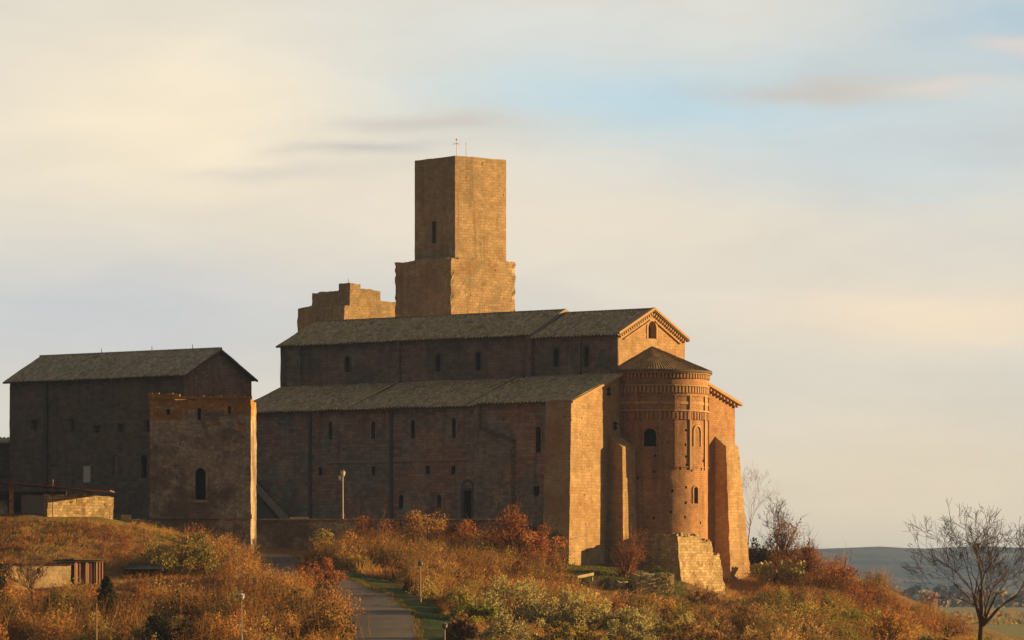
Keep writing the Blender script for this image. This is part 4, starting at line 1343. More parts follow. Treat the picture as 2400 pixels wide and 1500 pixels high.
tag(build('marker_post', mb, M['white'], loc=(p.x, p.y, p.z)), 'short white post left of the sunlit corner buttress', 'post')
A_, B_ = at(1352, 1353, 405), at(1390, 1345, 406.5); d = (B_ - A_).normalized(); mb = MB()
mb.box((A_ + B_) / 2, d * ((B_ - A_).length / 2), d.cross(CY).normalized() * .12, CY * .13)
bm_ = tag(build('wooden_beam', mb, M['wood'], loc=A_), 'pale wooden rail lying on the edge of the lawn', 'rail')
for f in (.06, .94):
    q = A_.lerp(B_, f); mb = MB(); mb.tube([(q.x, q.y, q.z - .12), (q.x, q.y, hz(q.x, q.y) - .6)], [.08, .08], 6); build('leg', mb, M['wood'], bm_)

# ------------------------------------------------------------------ low wall and shed roof at the left
LY = 387.0; xL = lambda px, Y=LY: (px - 1200) / F * Y
g0 = hz(xL(190), LY)
mb = MB(); wd = Vector((.76, .65, 0)).normalized(); rough_block(mb, Vector((xL(112), LY, 0)), wd, Vector((-wd.y, wd.x, 0)), g0 - 2.0, zz(1157, LY), 7.25, .7, .35, .08, top_jag=.35, seed=81, edge=.1)
tag(build('stone_wall', mb, M['footing'], loc=(xL(187), LY, g0)), 'low sunlit rubble wall under the thin shed roof', 'wall')
shed = root('shed', (xL(60), LY + 2, g0), 'low open shed with thin dark red roof, left of the sunlit wall', 'shed')
mb = MB(); A_ = Vector((xL(-90), LY - .6, zz(1130, LY))); B_ = Vector((xL(258), LY + .2, zz(1155, LY))); d = (B_ - A_).normalized()
mb.box((A_ + B_) / 2 + Vector((0, 1.9, .18)), d * ((B_ - A_).length / 2), Vector((0, 2.2, -.03)), CY * .055); build('roof', mb, M['rust'], shed)
for px, wd in ((27, .40), (-60, .3)):
    mb = MB(); x = xL(px); rough_block(mb, Vector((x - wd / 2, LY - .1, 0)), Vector((1, 0, 0)), Vector((0, 1, 0)), g0 - 1, zz(1141, LY) + .3, wd, .45, .4, .03, seed=83); build('pillar', mb, M['ochre'], shed)
mb = MB(); mb.box((xL(10), LY + 4.2, g0 + 1), (5.2, 0, 0), (0, .1, 0), (0, 0, 1.6)); build('back_wall', mb, M['trim_d'], shed)
mb = MB(); rough_block(mb, Vector((xL(48), LY + .6, 0)), Vector((1, 0, 0)), Vector((0, 1, 0)), g0 - 1, zz(1160, LY), 2.35, .3, .5, .03, seed=84); build('panel', mb, M['metal'], shed)
mb = MB(); rough_block(mb, Vector((xL(-80), LY + .3, 0)), Vector((1, 0, 0)), Vector((0, 1, 0)), g0 - 1, zz(1172, LY), 3.7, .4, .5, .05, seed=85); build('low_wall', mb, M['ruin'], shed)
p = Vector((xL(124), LY - .2, 0)); mb = MB(); mb.tube([(p.x, p.y, g0 - .5), (p.x, p.y, zz(1128, LY))], [.045, .04], 6); mb.tube([(p.x, p.y, zz(1130, LY)), (p.x, p.y, zz(1124, LY))], [.09, .07], 6)
tag(build('iron_post', mb, M['rust'], loc=(p.x, p.y, g0)), 'thin rusty post rising through the shed roof edge', 'post')
for i, (px, py, w_, h_, Y, lab) in enumerate(((285, 1226, .9, .55, 393.5, 'larger fallen stone block on grass right of the sunlit wall'), (310, 1238, .7, .4, 392, 'smaller fallen stone block on grass near the square ruin'))):
    p = at(px, py, Y); g = hz(p.x, p.y); mb = MB(); rough_block(mb, Vector((p.x, p.y, 0)), Vector((1, .2, 0)).normalized(), Vector((-.2, 1, 0)).normalized(), g - .3, g + h_, w_, .7, .25, .09, seed=90 + i, top_jag=.1)
    tag(build('stone_block', mb, M['plinth'], loc=(p.x, p.y, g)), lab, 'stone block', 'fallen stones beside the wall')

# cream hut with rusty annexe
HY_ = 352.0; xH = lambda px: (px - 1200) / F * HY_
hg = hz(xH(100), HY_)
hut = root('garden_hut', (xH(100), HY_ + 2, hg), 'cream walled garden hut behind the small bare tree, lower left', 'hut')
hd_ = Vector((.84, .54, 0)).normalized(); hn = Vector((-hd_.y, hd_.x, 0))
HO = Vector((xH(28), HY_, 0))
Ph = plane_map(HO, hd_, hn)
def hu(px):
    q = (px - 1200) / F; return (q * HO.y - HO.x) / (hd_.x - q * hd_.y)
HL = hu(167); zt = zz(1322, HY_)
hop = (hu(86), zz(1345, HY_), hu(93), zz(1331, HY_), False)
mb = MB(); wall(mb, Ph, 0, HL, hg - 1.5, zt, [hop], du=.6, dv=.6, rough=.03)
wall(mb, plane_map(HO + hd_ * HL, hn, -hd_), 0, 3.5, hg - 1.5, zt); wall(mb, plane_map(HO + hn * 3.5, -hn, hd_), 0, 3.5, hg - 1.5, zt)
wall(mb, plane_map(HO + hd_ * HL + hn * 3.5, -hd_, -hn), 0, HL, hg - 1.5, zt)
build('wall', mb, M['render'], hut)
build('window', opening_mesh(Ph, hop, .25), [M['rust'], M['dark']], hut)
mb = MB(); v = Vector((hn.x, hn.y, -.02)).normalized(); q = HO - hd_ * .15 - hn * .15; q.z = zt + .02
tile_roof(mb, q, hd_, v, HL + .3, 3.9, seed=5, h=.05, thick=.08); build('roof', mb, [M['tile_w'], M['trim_d']], hut)
annx = root('tin_shed', (xH(205), HY_ + 2.5, hz(xH(205), HY_ + 2)), 'rusty corrugated tin shed standing right of the cream hut', 'shed')
mb = MB(); n = 22; TO = HO + hd_ * (HL + .25); TL = hu(246) - HL - .25; tz = zz(1317, TO.y); zb = hg - 1
tp = lambda u, d, z: Vector((TO.x + hd_.x * u + hn.x * d, TO.y + hd_.y * u + hn.y * d, z))
for i in range(n):
    a, b = TL * i / n, TL * (i + 1) / n; o1, o2 = (.05 if i % 2 else 0), (0 if i % 2 else .05)
    mb.face([tp(a, o1, zb), tp(b, o2, zb), tp(b, o2, tz), tp(a, o1, tz)])
mb.face([tp(TL, 0, zb), tp(TL, 3, zb), tp(TL, 3, tz), tp(TL, 0, tz)]); mb.face([tp(TL, 3, zb), tp(0, 3, zb), tp(0, 3, tz), tp(TL, 3, tz)]); mb.face([tp(0, 3, zb), tp(0, 0, zb), tp(0, 0, tz), tp(0, 3, tz)])
build('wall', mb, M['rust'], annx)
for f in (.05, .4, .72):
    mb = MB(); mb.box(tp(TL * f, -.06, (zb + tz) / 2), hd_ * .05, hn * .04, CY * (tz - zb) / 2); build('post', mb, M['wood'], annx)
mb = MB(); mb.box(tp(TL / 2, 1.5, tz + .17), hd_ * (TL / 2 + .2), hn * 1.9 - CY * .04, CY * .06); build('roof', mb, M['trim_d'], annx)
lt = root('lean_to', (xH(312), HY_ + 10, hz(xH(312), HY_ + 10)), 'low dark lean-to under a sagging black roof, between tin shed and olive bush', 'shed')
zt2 = zz(1328, HY_ + 9); gl = hz(xH(312), HY_ + 10)
mb = MB(); mb.box((xH(316), HY_ + 10, zt2), (1.55, 0, 0), (0, 1.6, .28), (0, .01, .07)); build('roof', mb, M['dark'], lt)
for sx in (-1.3, 1.3):
    mb = MB(); mb.box((xH(316) + sx, HY_ + 9, (zt2 + gl) / 2 - .4), (.06, 0, 0), (0, .06, 0), (0, 0, (zt2 - gl) / 2 + .4)); build('post', mb, M['bark'], lt)
mb = MB(); mb.box((xH(316), HY_ + 11.4, (zt2 + gl) / 2 - .2), (1.5, 0, 0), (0, .05, 0), (0, 0, (zt2 - gl) / 2 + .3)); build('back_wall', mb, M['bark'], lt)

# retaining wall of the lawn, ivy-grown
LWY = 404.0; xW = lambda px, Y=LWY: (px - 1200) / F * Y
mb = MB(); rough_block(mb, Vector((xW(1385), LWY, 0)), Vector((.9, .44, 0)).normalized(), Vector((-.44, .9, 0)).normalized(), -2.5, zz(1362, LWY), xW(1490) - xW(1385), .8, .4, .13, top_jag=.35, seed=101, edge=.15, taper=(.3, 0, 0, .9))
tag(build('garden_wall', mb, M['plinth'], loc=(xW(1440), LWY, -.5)), 'broken yellow stone wall below the lawn, left piece with ivy', 'wall')
mb = MB(); rough_block(mb, Vector((xW(1492), LWY + .6, 0)), Vector((.9, .44, 0)).normalized(), Vector((-.44, .9, 0)).normalized(), -2.5, zz(1345, LWY), xW(1592) - xW(1492), .8, .4, .13, top_jag=.4, seed=103, edge=.15, taper=(.3, 0, 0, 0))
tag(build('garden_wall', mb, M['plinth'], loc=(xW(1540), LWY, -.5)), 'taller stone wall piece with ivy tufts, next to the apse plinth', 'wall')

# ------------------------------------------------------------------ vegetation
def ribbons(starts, mids, ends, w0, rng):
    """tapered three-sided stems, numpy arrays (n,3); returns verts, flat faces, counts"""
    n = len(starts)
    d = ends - starts
    d /= np.linalg.norm(d, axis=1, keepdims=True) + 1e-9
    r = rng.normal(size=(n, 3)); a = np.cross(d, r); a /= np.linalg.norm(a, axis=1, keepdims=True) + 1e-9
    b = np.cross(d, a)
    V = np.empty((n, 7, 3))
    for k in range(3):
        an = 2 * math.pi * k / 3
        o = a * math.cos(an) + b * math.sin(an)
        V[:, k] = starts + o * w0[:, None]
        V[:, 3 + k] = mids + o * w0[:, None] * 0.62
    V[:, 6] = ends
    f4 = []; f3 = []
    base = np.arange(n)[:, None] * 7
    for k in range(3):
        k2 = (k + 1) % 3
        f4.append(base + np.array([[k, k2, 3 + k2, 3 + k]])); f3.append(base + np.array([[3 + k, 3 + k2, 6]]))
    f4 = np.concatenate(f4).ravel(); f3 = np.concatenate(f3).ravel()
    return V.reshape(-1, 3), np.concatenate([f4, f3]), np.concatenate([np.full(n * 3, 4), np.full(n * 3, 3)])


def leafquads(c, size, rng, flat=0.0, asp=0.55):
    n = len(c)
    a = rng.normal(size=(n, 3)); a[:, 2] *= (1 - flat); a /= np.linalg.norm(a, axis=1, keepdims=True)
    r = rng.normal(size=(n, 3)); b = np.cross(a, r); b /= np.linalg.norm(b, axis=1, keepdims=True)
    s = (size * rng.uniform(0.6, 1.35, n))[:, None]
    V = np.stack([c - a * s, c + b * s * asp, c + a * s, c - b * s * asp], axis=1).reshape(-1, 3)
    return V, np.arange(4 * n), np.full(n, 4)


class Geo:
    def __init__(s): s.V = []; s.F = []; s.N = []; s.C = []; s.k = 0
    def add(s, V, F, N, col):
        s.V.append(V); s.F.append(F + s.k); s.N.append(N); s.k += len(V)
        col = np.asarray(col)
        if col.ndim == 1: col = np.tile(col, (len(V), 1))
        s.C.append(col)
    def arrays(s): return np.concatenate(s.V), np.concatenate(s.F), np.concatenate(s.N), np.concatenate(s.C)
    def mesh(s, name, mats=None):
        V, Fc, N, Cc = s.arrays()
        return np_mesh(name, V, Fc, N, mats or [M['leaf']], col=Cc)


def tinted(n, per, cols, rng, var=0.3, wts=None):
    """random tint out of a palette for n elements with `per` vertices"""
    cols = np.array(cols)
    i = rng.choice(len(cols), n, p=wts)
    c = cols[i] * rng.uniform(1 - var, 1 + var, (n, 1))
    return np.repeat(c, per, axis=0)


PAL = {
    'rust': [(0.26, 0.085, 0.03), (0.20, 0.075, 0.03), (0.30, 0.13, 0.05), (0.14, 0.06, 0.035)],
    'orange': [(0.36, 0.19, 0.06), (0.30, 0.155, 0.05), (0.34, 0.21, 0.08), (0.22, 0.11, 0.04)],
    'straw': [(0.42, 0.26, 0.10), (0.34, 0.20, 0.08), (0.28, 0.15, 0.06), (0.36, 0.24, 0.11)],
    'brown': [(0.20, 0.11, 0.05), (0.15, 0.085, 0.04), (0.24, 0.14, 0.06), (0.12, 0.07, 0.035)],
    'olive': [(0.25, 0.20, 0.06), (0.19, 0.16, 0.05), (0.30, 0.23, 0.075), (0.13, 0.115, 0.045)],
    'grey': [(0.29, 0.25, 0.125), (0.23, 0.205, 0.105), (0.33, 0.285, 0.14), (0.17, 0.155, 0.09)],
    'green': [(0.11, 0.12, 0.03), (0.08, 0.095, 0.025), (0.15, 0.145, 0.04), (0.055, 0.07, 0.02)],
    'lime': [(0.20, 0.20, 0.035), (0.15, 0.16, 0.03), (0.25, 0.22, 0.05), (0.10, 0.11, 0.025)],
    'dark': [(0.035, 0.045, 0.018), (0.05, 0.055, 0.02), (0.025, 0.035, 0.015), (0.075, 0.065, 0.025)],
}


for k_ in ('rust', 'orange', 'straw', 'brown', 'olive', 'grey', 'lime'):
    PAL[k_] = [tuple(min(.62, x * f) for x, f in zip(c, (1.6, 1.62, 1.35))) for c in PAL[k_]]


def shrub_geo(seed, w, h, pal, n_leaf=1600, size=0.10, stems=26, clumps=26, twig=1.0, stem_col=(0.17, 0.10, 0.055), spiky=0.0, lean=0.0):
    """irregular crown made of many leaf clumps carried on stems; returns foliage, branches"""
    rng = np.random.default_rng(seed)
    # clump centres on an uneven dome
    az = rng.uniform(0, 2 * math.pi, clumps); el = np.arcsin(rng.uniform(-0.05, 1.0, clumps)); rr = rng.uniform(0.45, 1.0, clumps) ** 0.7
    bump = 0.75 + 0.35 * np.sin(az * 2 + seed) * np.cos(az * 3 + 1.7 * seed)
    cc_ = np.c_[np.cos(az) * np.cos(el) * rr * bump * w / 2, np.sin(az) * np.cos(el) * rr * bump * w / 2, np.maximum(0.12, np.sin(el) * rr) * h * (0.8 + 0.2 * bump)]
    cc_[:, 0] += lean * cc_[:, 2]
    cr = rng.uniform(0.14, 0.30, clumps) * min(w, h * 1.3) * 0.75
    fo = Geo(); br = Geo()
    i = rng.integers(0, clumps, n_leaf)
    g = rng.normal(size=(n_leaf, 3)); g /= np.linalg.norm(g, axis=1, keepdims=True); g *= rng.uniform(0.2, 1.0, (n_leaf, 1)) ** 0.5
    g[:, 2] *= 0.85
    pos = cc_[i] + g * cr[i][:, None]
    pos[:, 2] = np.maximum(pos[:, 2], 0.05)
    V, Fq, N = leafquads(pos, np.full(n_leaf, size), rng)
    cl = np.array(PAL[pal])[rng.integers(0, len(PAL[pal]), clumps)]
    col = cl[i] * 0.6 + np.array(PAL[pal])[rng.integers(0, len(PAL[pal]), n_leaf)] * 0.4
    col *= rng.uniform(0.65, 1.35, (n_leaf, 1))
    fo.add(V, Fq, N, np.repeat(col, 4, axis=0))
    # stems reach the clumps and poke out beyond them
    n = stems + clumps
    tgt = np.concatenate([cc_, cc_[rng.integers(0, clumps, stems)] + rng.normal(size=(stems, 3)) * w * 0.12])
    tgt[clumps:, 2] += rng.uniform(0, spiky, stems) * h + 0.08 * h
    st_ = np.c_[rng.normal(0, w * 0.06, n), rng.normal(0, w * 0.06, n), np.full(n, -0.15)]
    md = st_ * 0.45 + tgt * 0.55; md[:, 2] += h * 0.08
    V, Fq, N = ribbons(st_, md, tgt, np.full(n, 0.012 + 0.008 * h), rng)
    br.add(V, Fq, N, tinted(n, 7, [stem_col], rng, .3))
    nt_ = int(160 * twig)
    if nt_:
        j = rng.integers(0, n, nt_); f = rng.uniform(0.35, 1.0, nt_)[:, None]
        s0 = md[j] * (1 - f) + tgt[j] * f
        dirs = rng.normal(size=(nt_, 3)) * 0.55 + np.array([0, 0, 0.55]) + (s0 * np.array([1, 1, 0.3])) / (w * 0.8)
        e0 = s0 + dirs * (rng.uniform(0.10, 0.26, nt_) * h)[:, None]
        V, Fq, N = ribbons(s0, (s0 + e0) / 2 + rng.normal(size=(nt_, 3)) * .03, e0, np.full(nt_, 0.014), rng)
        br.add(V, Fq, N, tinted(nt_, 7, [stem_col], rng, .35))
    return fo, br


def tree_geo(seed, H, spread, levels=5, trunk_r=0.16, trunk_h=0.35, up=0.35, first=5, twig_r=0.008, min_len=0.25):
    """leafless tree: recursive tapered limbs, as one (verts, faces) set; trunk and limbs apart"""
    rng = np.random.default_rng(seed); rp = random.Random(seed)
    trunk = MB(); limbs = MB(); tips = []
    def curve(p, d, L, r0, r1, n, mbx, sides, wob):
        pts = [p]; rads = [r0]; q = p.copy(); dd = d.copy()
        for i in range(n):
            dd = (dd + Vector((rp.uniform(-1, 1), rp.uniform(-1, 1), rp.uniform(-.7, .9))) * wob).normalized()
            q = q + dd * (L / n); pts.append(q.copy()); rads.append(r0 + (r1 - r0) * (i + 1) / n)
        mbx.tube(pts, rads, sides, cap=False)
        return pts, rads, dd
    def grow(p, d, L, r, lev):
        pts, rads, dd = curve(p, d, L, r, max(twig_r, r * 0.5), 4 if lev < 3 else 3, limbs, 6 if lev < 2 else (4 if lev < 3 else 3), 0.16 + 0.03 * lev)
        if lev >= levels or L < min_len:
            tips.append(pts[-1]); return
        k = rp.randint(3, 4) if lev < 3 else rp.randint(2, 4)
        for i in range(k):
            t = rp.randint(1, len(pts) - 1) if i < k - 2 else len(pts) - 1
            base = pts[t]; ax = dd
            perp = Vector((rp.uniform(-1, 1), rp.uniform(-1, 1), rp.uniform(-1, 1)))
            perp = (perp - ax * perp.dot(ax)).normalized()
            an = rp.uniform(0.28, 0.75)
            nd = (ax * math.cos(an) + perp * math.sin(an) + Vector((0, 0, up * 0.35))).normalized()
            grow(base, nd, L * rp.uniform(0.55, 0.80), max(twig_r, rads[t] * rp.uniform(0.55, 0.75)), lev + 1)
    th = H * trunk_h
    pts, rads, dd = curve(Vector((0, 0, -.4)), Vector((0.02, 0, 1)), th + .4, trunk_r, trunk_r * .72, 6, trunk, 8, 0.05)
    for i in range(first):
        a = 2 * math.pi * (i + rp.uniform(-.3, .3)) / first
        tilt = rp.uniform(0.35, 0.95) if i else 0.1
        nd = Vector((math.cos(a) * math.sin(tilt) * spread, math.sin(a) * math.sin(tilt) * spread, math.cos(tilt))).normalized()
        t = len(pts) - 1 if i < 3 else len(pts) - 2
        grow(pts[t], nd, (H - th) * rp.uniform(0.36, 0.46), trunk_r * rp.uniform(.42, .6), 1)
    return trunk, limbs, tips


def plant(name, label, cat, x, y, foliage=None, branches=None, z=None, rz=0.0, sc=1.0, group=None, names=('foliage', 'branches'), szc=None):
    t = root(name, (x, y, (hz(x, y) if z is None else z)), label, cat, group)
    t.rotation_euler = (0, 0, rz); t.scale = (sc, sc, szc or sc)
    for me, nm in ((foliage, names[0]), (branches, names[1])):
        if me is None: continue
        o = bpy.data.objects.new(nm, me); COL.objects.link(o); o.parent = t
    return t


def ground_at(px, Y):
    x = (px - 1200) / F * Y
    return x, hz(x, Y)


def shrub(label, px, Y, wpx, top_py, pal, seed, name='shrub', cat='shrub', group=None, **kw):
    """a shrub that stands at column px, Y metres off, wpx wide and as tall as reaches row top_py from the ground there"""
    x, g = ground_at(px, Y)
    w_ = wpx / F * Y * 1.22; h_ = max(.5, zz(top_py, Y) - g)
    fo, br = shrub_geo(seed, w_, h_, pal, **kw)
    return plant(name, label, cat, x, Y, fo.mesh('foliage'), br.mesh('branches'), group=group)


def bare_tree(label, px, Y, base_py, top_py, seed, bark='bark', name='bare_tree', cat='tree', z=None, **kw):
    x = (px - 1200) / F * Y; g = hz(x, Y) if z is None else z
    H = zz(top_py, Y) - g
    tk, lb, tips = tree_geo(seed, H, **kw)
    def me(mbx, nm):
        m_ = bpy.data.meshes.new(nm); m_.from_pydata(mbx.v, [], mbx.f); m_.materials.append(M[bark]); m_.polygons.foreach_set('use_smooth', [True] * len(mbx.f)); return m_
    return plant(name, label, cat, x, Y, me(tk, 'trunk'), me(lb, 'crown'), z=g, names=('trunk', 'crown'))


# --- trees
bt_ = bare_tree('large leafless tree with wide crown at the right edge', 2296, 250, 1620, 1192, 12, spread=1.05, levels=6, trunk_r=.21, trunk_h=.37, first=7, up=.24, twig_r=.0085, min_len=.15)
bt_.rotation_euler.z = 2.75
bare_tree('small pollarded bare tree in front of the cream hut', 78, 338, 1450, 1300, 7, bark='bark_m', spread=1.7, levels=5, trunk_r=.14, trunk_h=.34, first=7, up=.6, twig_r=.014)
bare_tree('thin forked bare tree at the foot of the square ruin', 588, 385, 1400, 1262, 9, bark='bark_p', spread=1.2, levels=5, trunk_r=.09, trunk_h=.25, first=4, up=.5, twig_r=.012)
bare_tree('pale twiggy tree behind the tall right-hand buttress', 1752, 458, 1300, 1100, 15, bark='bark_p', spread=1.0, levels=5, trunk_r=.07, trunk_h=.3, first=5, twig_r=.006)
bare_tree('dark bare tree standing above the prickly pear', 1822, 452, 1300, 1182, 17, spread=.8, levels=5, trunk_r=.09, trunk_h=.3, first=4, up=.6, twig_r=.012)

# --- shrubs one can tell apart
shrub('large olive-green bush below the square ruin', 445, 366, 215, 1240, 'olive', 21, n_leaf=5200, size=.12, clumps=44, stems=40)
shrub('broad dark red bush against the foot of the church wall', 1222, 402, 215, 1194, 'rust', 22, n_leaf=5200, size=.12, clumps=42, stems=60, twig=2.5, spiky=.25)
shrub('orange bush rising above the terrace coping', 985, 408, 150, 1186, 'orange', 23, n_leaf=3000, size=.11, stems=40, twig=2, spiky=.35)
shrub('low rust bush at the left end of the sunlit coping', 880, 407, 190, 1204, 'rust', 24, n_leaf=3400, size=.11, twig=2, spiky=.3)
shrub('reddish bush between the orange bush and dark red bush', 1085, 406, 210, 1208, 'rust', 25, n_leaf=4000, size=.11, twig=2, spiky=.3)
shrub('bare brown shrub on the lawn before the small buttress', 1470, 411, 92, 1250, 'rust', 26, n_leaf=500, size=.07, stems=90, twig=4, spiky=.35, stem_col=(.30, .14, .07))
shrub('olive bush in half shade at the road bend', 757, 392, 90, 1236, 'olive', 27, n_leaf=1700, size=.12)
shrub('pale tufted bush right of the road bend', 815, 390, 66, 1246, 'straw', 28, n_leaf=900, size=.11, stems=60, twig=2, spiky=.4)
shrub('yellow-green leafy bush beside the verge, bottom centre', 1108, 318, 130, 1396, 'lime', 29, n_leaf=2400, size=.12)
shrub('biggest grey-green bush beside the lower road', 1215, 322, 250, 1358, 'grey', 30, n_leaf=6500, size=.11, clumps=46)
shrub('grey-green bush right of the biggest one, under the dark pit', 1365, 322, 230, 1384, 'grey', 31, n_leaf=5200, size=.11, clumps=44)
shrub('low grey-green bush at the bottom edge under the lawn wall', 1465, 322, 200, 1424, 'grey', 32, n_leaf=3400, size=.11, clumps=44)
shrub('low grey-green bush at the bottom edge under the plinth', 1590, 318, 190, 1440, 'olive', 33, n_leaf=3000, size=.11, clumps=40)
shrub('salmon-red bush under the lawn wall', 1510, 384, 130, 1384, 'orange', 34, n_leaf=2000, size=.10, twig=2, spiky=.3, stems=50)
shrub('brown twiggy bush at the foot of the apse plinth', 1640, 400, 110, 1378, 'brown', 35, n_leaf=1500, size=.10, twig=3, spiky=.4, stems=60)
shrub('dark hollow ivy mass left of the lawn wall', 1318, 398, 110, 1338, 'dark', 36, n_leaf=2400, size=.12)
shrub('dark evergreen bush, larger of the pair at the bottom left', 378, 290, 96, 1418, 'dark', 37, n_leaf=1900, size=.11)
shrub('dark evergreen bush, smaller of the pair at the bottom left', 446, 290, 74, 1448, 'dark', 38, n_leaf=1400, size=.11)
shrub('dark green bush cut by the left edge', -4, 338, 70, 1318, 'dark', 39, n_leaf=2000, size=.12)
shrub('dark ivy bush against the right-hand buttress', 1782, 446, 70, 1228, 'dark', 40, n_leaf=1500, size=.13)
shrub('purplish twiggy bush crowning the spur above the prickly pear', 1836, 450, 110, 1212, 'brown', 41, n_leaf=1400, size=.11, twig=3, spiky=.35, stems=50)
shrub('reddish bush right of the prickly pear', 1893, 446, 60, 1246, 'rust', 42, n_leaf=1000, size=.11, twig=2, spiky=.3)
shrub('dark bush in the corner under the large bare tree', 2190, 300, 110, 1462, 'dark', 43, n_leaf=2000, size=.10)
shrub('orange-brown bush left of the large bare tree', 2080, 330, 150, 1432, 'orange', 44, n_leaf=2600, size=.10, twig=2)
shrub('rust bush on the upper edge of the spur', 1975, 442, 120, 1302, 'rust', 45, n_leaf=2000, size=.12, twig=2, spiky=.3, stems=50)
shrub('rust bush at the steep right end of the spur', 2010, 432, 90, 1352, 'rust', 46, n_leaf=1700, size=.12, twig=2)
shrub('dark brown bush under the steep end of the spur', 1930, 408, 160, 1378, 'brown', 47, n_leaf=2400, size=.12, twig=2)
shrub('dark bush in the shade at the foot of the sunlit corner buttress', 1306, 414, 70, 1236, 'dark', 48, n_leaf=1500, size=.11)
shrub('small green bush on the lawn against the plinth', 1545, 414, 50, 1322, 'green', 49, n_leaf=900, size=.10)
shrub('reddish twiggy bush crowding the left edge of the road', 742, 352, 140, 1306, 'rust', 50, n_leaf=2200, size=.10, twig=3, spiky=.3, stems=60)
shrub('brown bush leaning over the road edge, lower of two', 762, 322, 110, 1362, 'brown', 51, n_leaf=2200, size=.10, twig=2.5, spiky=.3, stems=50)
shrub('golden bush at the bottom edge left of the road', 752, 300, 130, 1420, 'orange', 52, n_leaf=2600, size=.10, twig=2, spiky=.25, stems=50)
shrub('golden-olive bush in the scrub between conifer and white lamp post', 330, 322, 150, 1372, 'olive', 53, n_leaf=2800, size=.10, twig=2, stems=50)
shrub('brown bush in the scrub above the white lamp post', 560, 345, 150, 1352, 'brown', 54, n_leaf=2600, size=.10, twig=3, spiky=.3, stems=60)
shrub('orange bush in the scrub right of the white lamp post', 650, 322, 150, 1372, 'orange', 55, n_leaf=2800, size=.10, twig=2, spiky=.2, stems=50)
shrub('dry orange reed bush on the bank above the green verge', 900, 382, 140, 1256, 'orange', 56, n_leaf=1500, size=.09, twig=4, spiky=.4, stems=120, stem_col=(.36, .19, .07))
shrub('golden reed bush on the bank behind the slim lamp post', 1010, 366, 140, 1290, 'straw', 57, n_leaf=1800, size=.09, twig=4, spiky=.3, stems=110, stem_col=(.34, .19, .08))
shrub('orange-brown bush on the bank between slim lamp post and grey-green bush', 1130, 366, 160, 1322, 'orange', 58, n_leaf=3000, size=.10, twig=3, spiky=.2, stems=70)
shrub('dark bush at the edge of the green verge', 1045, 340, 60, 1398, 'dark', 59, n_leaf=1300, size=.10)
shrub('rust bush on the bank below the dark red bush', 1215, 384, 150, 1318, 'rust', 60, n_leaf=2600, size=.10, twig=3, spiky=.25, stems=70)
shrub('olive bush low on the right spur', 1850, 372, 190, 1398, 'olive', 61, n_leaf=3000, size=.11, twig=2, stems=40)
shrub('yellow-green bush low on the spur left of the bare tree', 1990, 352, 180, 1420, 'lime', 62, n_leaf=2800, size=.11, twig=1, stems=40)
shrub('tawny bush at the bottom edge right of centre', 1760, 330, 200, 1420, 'brown', 63, n_leaf=3400, size=.11, twig=3, spiky=.2, stems=60)
for i, (px, Y, wp, ty, pal, lab) in enumerate(((1190, 300, 170, 1436, 'grey', 'grey-green bush at the bottom edge, first right of the yellow-green leafy bush'), (1330, 296, 190, 1448, 'olive', 'olive-brown bush at the bottom edge, in front of the row of grey-green bushes'),
        (1480, 298, 190, 1458, 'grey', 'grey-green bush at the bottom edge straight below the pale rail on the lawn'), (1640, 300, 200, 1452, 'brown', 'brown-green bush at the bottom edge straight below the apse plinth'))):
    shrub(lab, px, Y, wp, ty, pal, 80 + i, n_leaf=3400, size=.10, clumps=44, stems=40, twig=2, spiky=.15)
shrub('olive bush at the verge edge behind the yellow-green leafy bush', 1078, 332, 90, 1378, 'olive', 90, n_leaf=2400, size=.10)
shrub('brown bush at the verge edge, cut by the bottom of the frame', 1082, 300, 80, 1436, 'brown', 91, n_leaf=2200, size=.10, twig=2)
# young conifer
x, g = ground_at(250, 306)
rng = np.random.default_rng(77); fo = Geo(); n = 3400; f = rng.uniform(0, 1, n) ** .8
hgt = zz(1350, 306) - g
tier = np.floor(f * 11) / 11; az = rng.uniform(0, 2 * math.pi, n); rad = (1 - f) ** .7 * 1.5 * rng.uniform(.25, 1, n) ** .6 * (0.85 + .3 * np.sin(az * 5 + tier * 40)) + .06
pos = np.c_[np.cos(az) * rad, np.sin(az) * rad, .35 + f * (hgt - .35) - rad * .25]
V, Fq, N = leafquads(pos, np.full(n, .10), rng); fo.add(V, Fq, N, tinted(n, 4, PAL['dark'] + [(0.10, .085, .03)], rng))
mb = MB(); mb.tube([(0, 0, -.2), (0, 0, hgt * .9)], [.08, .02], 6); me = bpy.data.meshes.new('trunk'); me.from_pydata(mb.v, [], mb.f); me.materials.append(M['bark'])
plant('conifer', 'young dark conifer in the scrub beside the thin pole', 'tree', x, 306, fo.mesh('foliage'), me, names=('foliage', 'trunk'))

# prickly pear: branching chains of flat oval pads
def pad_mesh(mb, c, up_, nrm, L, Wd, T=.035):
    up_ = up_.normalized(); side = up_.cross(nrm).normalized(); nrm = side.cross(up_).normalized(); n = 10
    front = []; back = []
    for i in range(n):
        a = 2 * math.pi * i / n; r = 1.0 if math.sin(a) > 0 else .82
        q = c + up_ * (L / 2 * (1 + math.sin(a))) + side * (Wd / 2 * math.cos(a) * r)
        front.append(q + nrm * T * .5); back.append(q - nrm * T * .5)
    cf = c + up_ * L * .5 + nrm * T * 1.4; cb = c + up_ * L * .5 - nrm * T * 1.4
    for i in range(n):
        k = (i + 1) % n
        mb.face([front[i], front[k], cf]); mb.face([back[k], back[i], cb]); mb.face([back[i], back[k], front[k], front[i]])
rp = random.Random(8); x, g = ground_at(1832, 440)
pear = root('prickly_pear', (x, 440, g), 'prickly pear with sunlit yellow-green pads beside the right-hand buttress', 'cactus')
mb = MB()
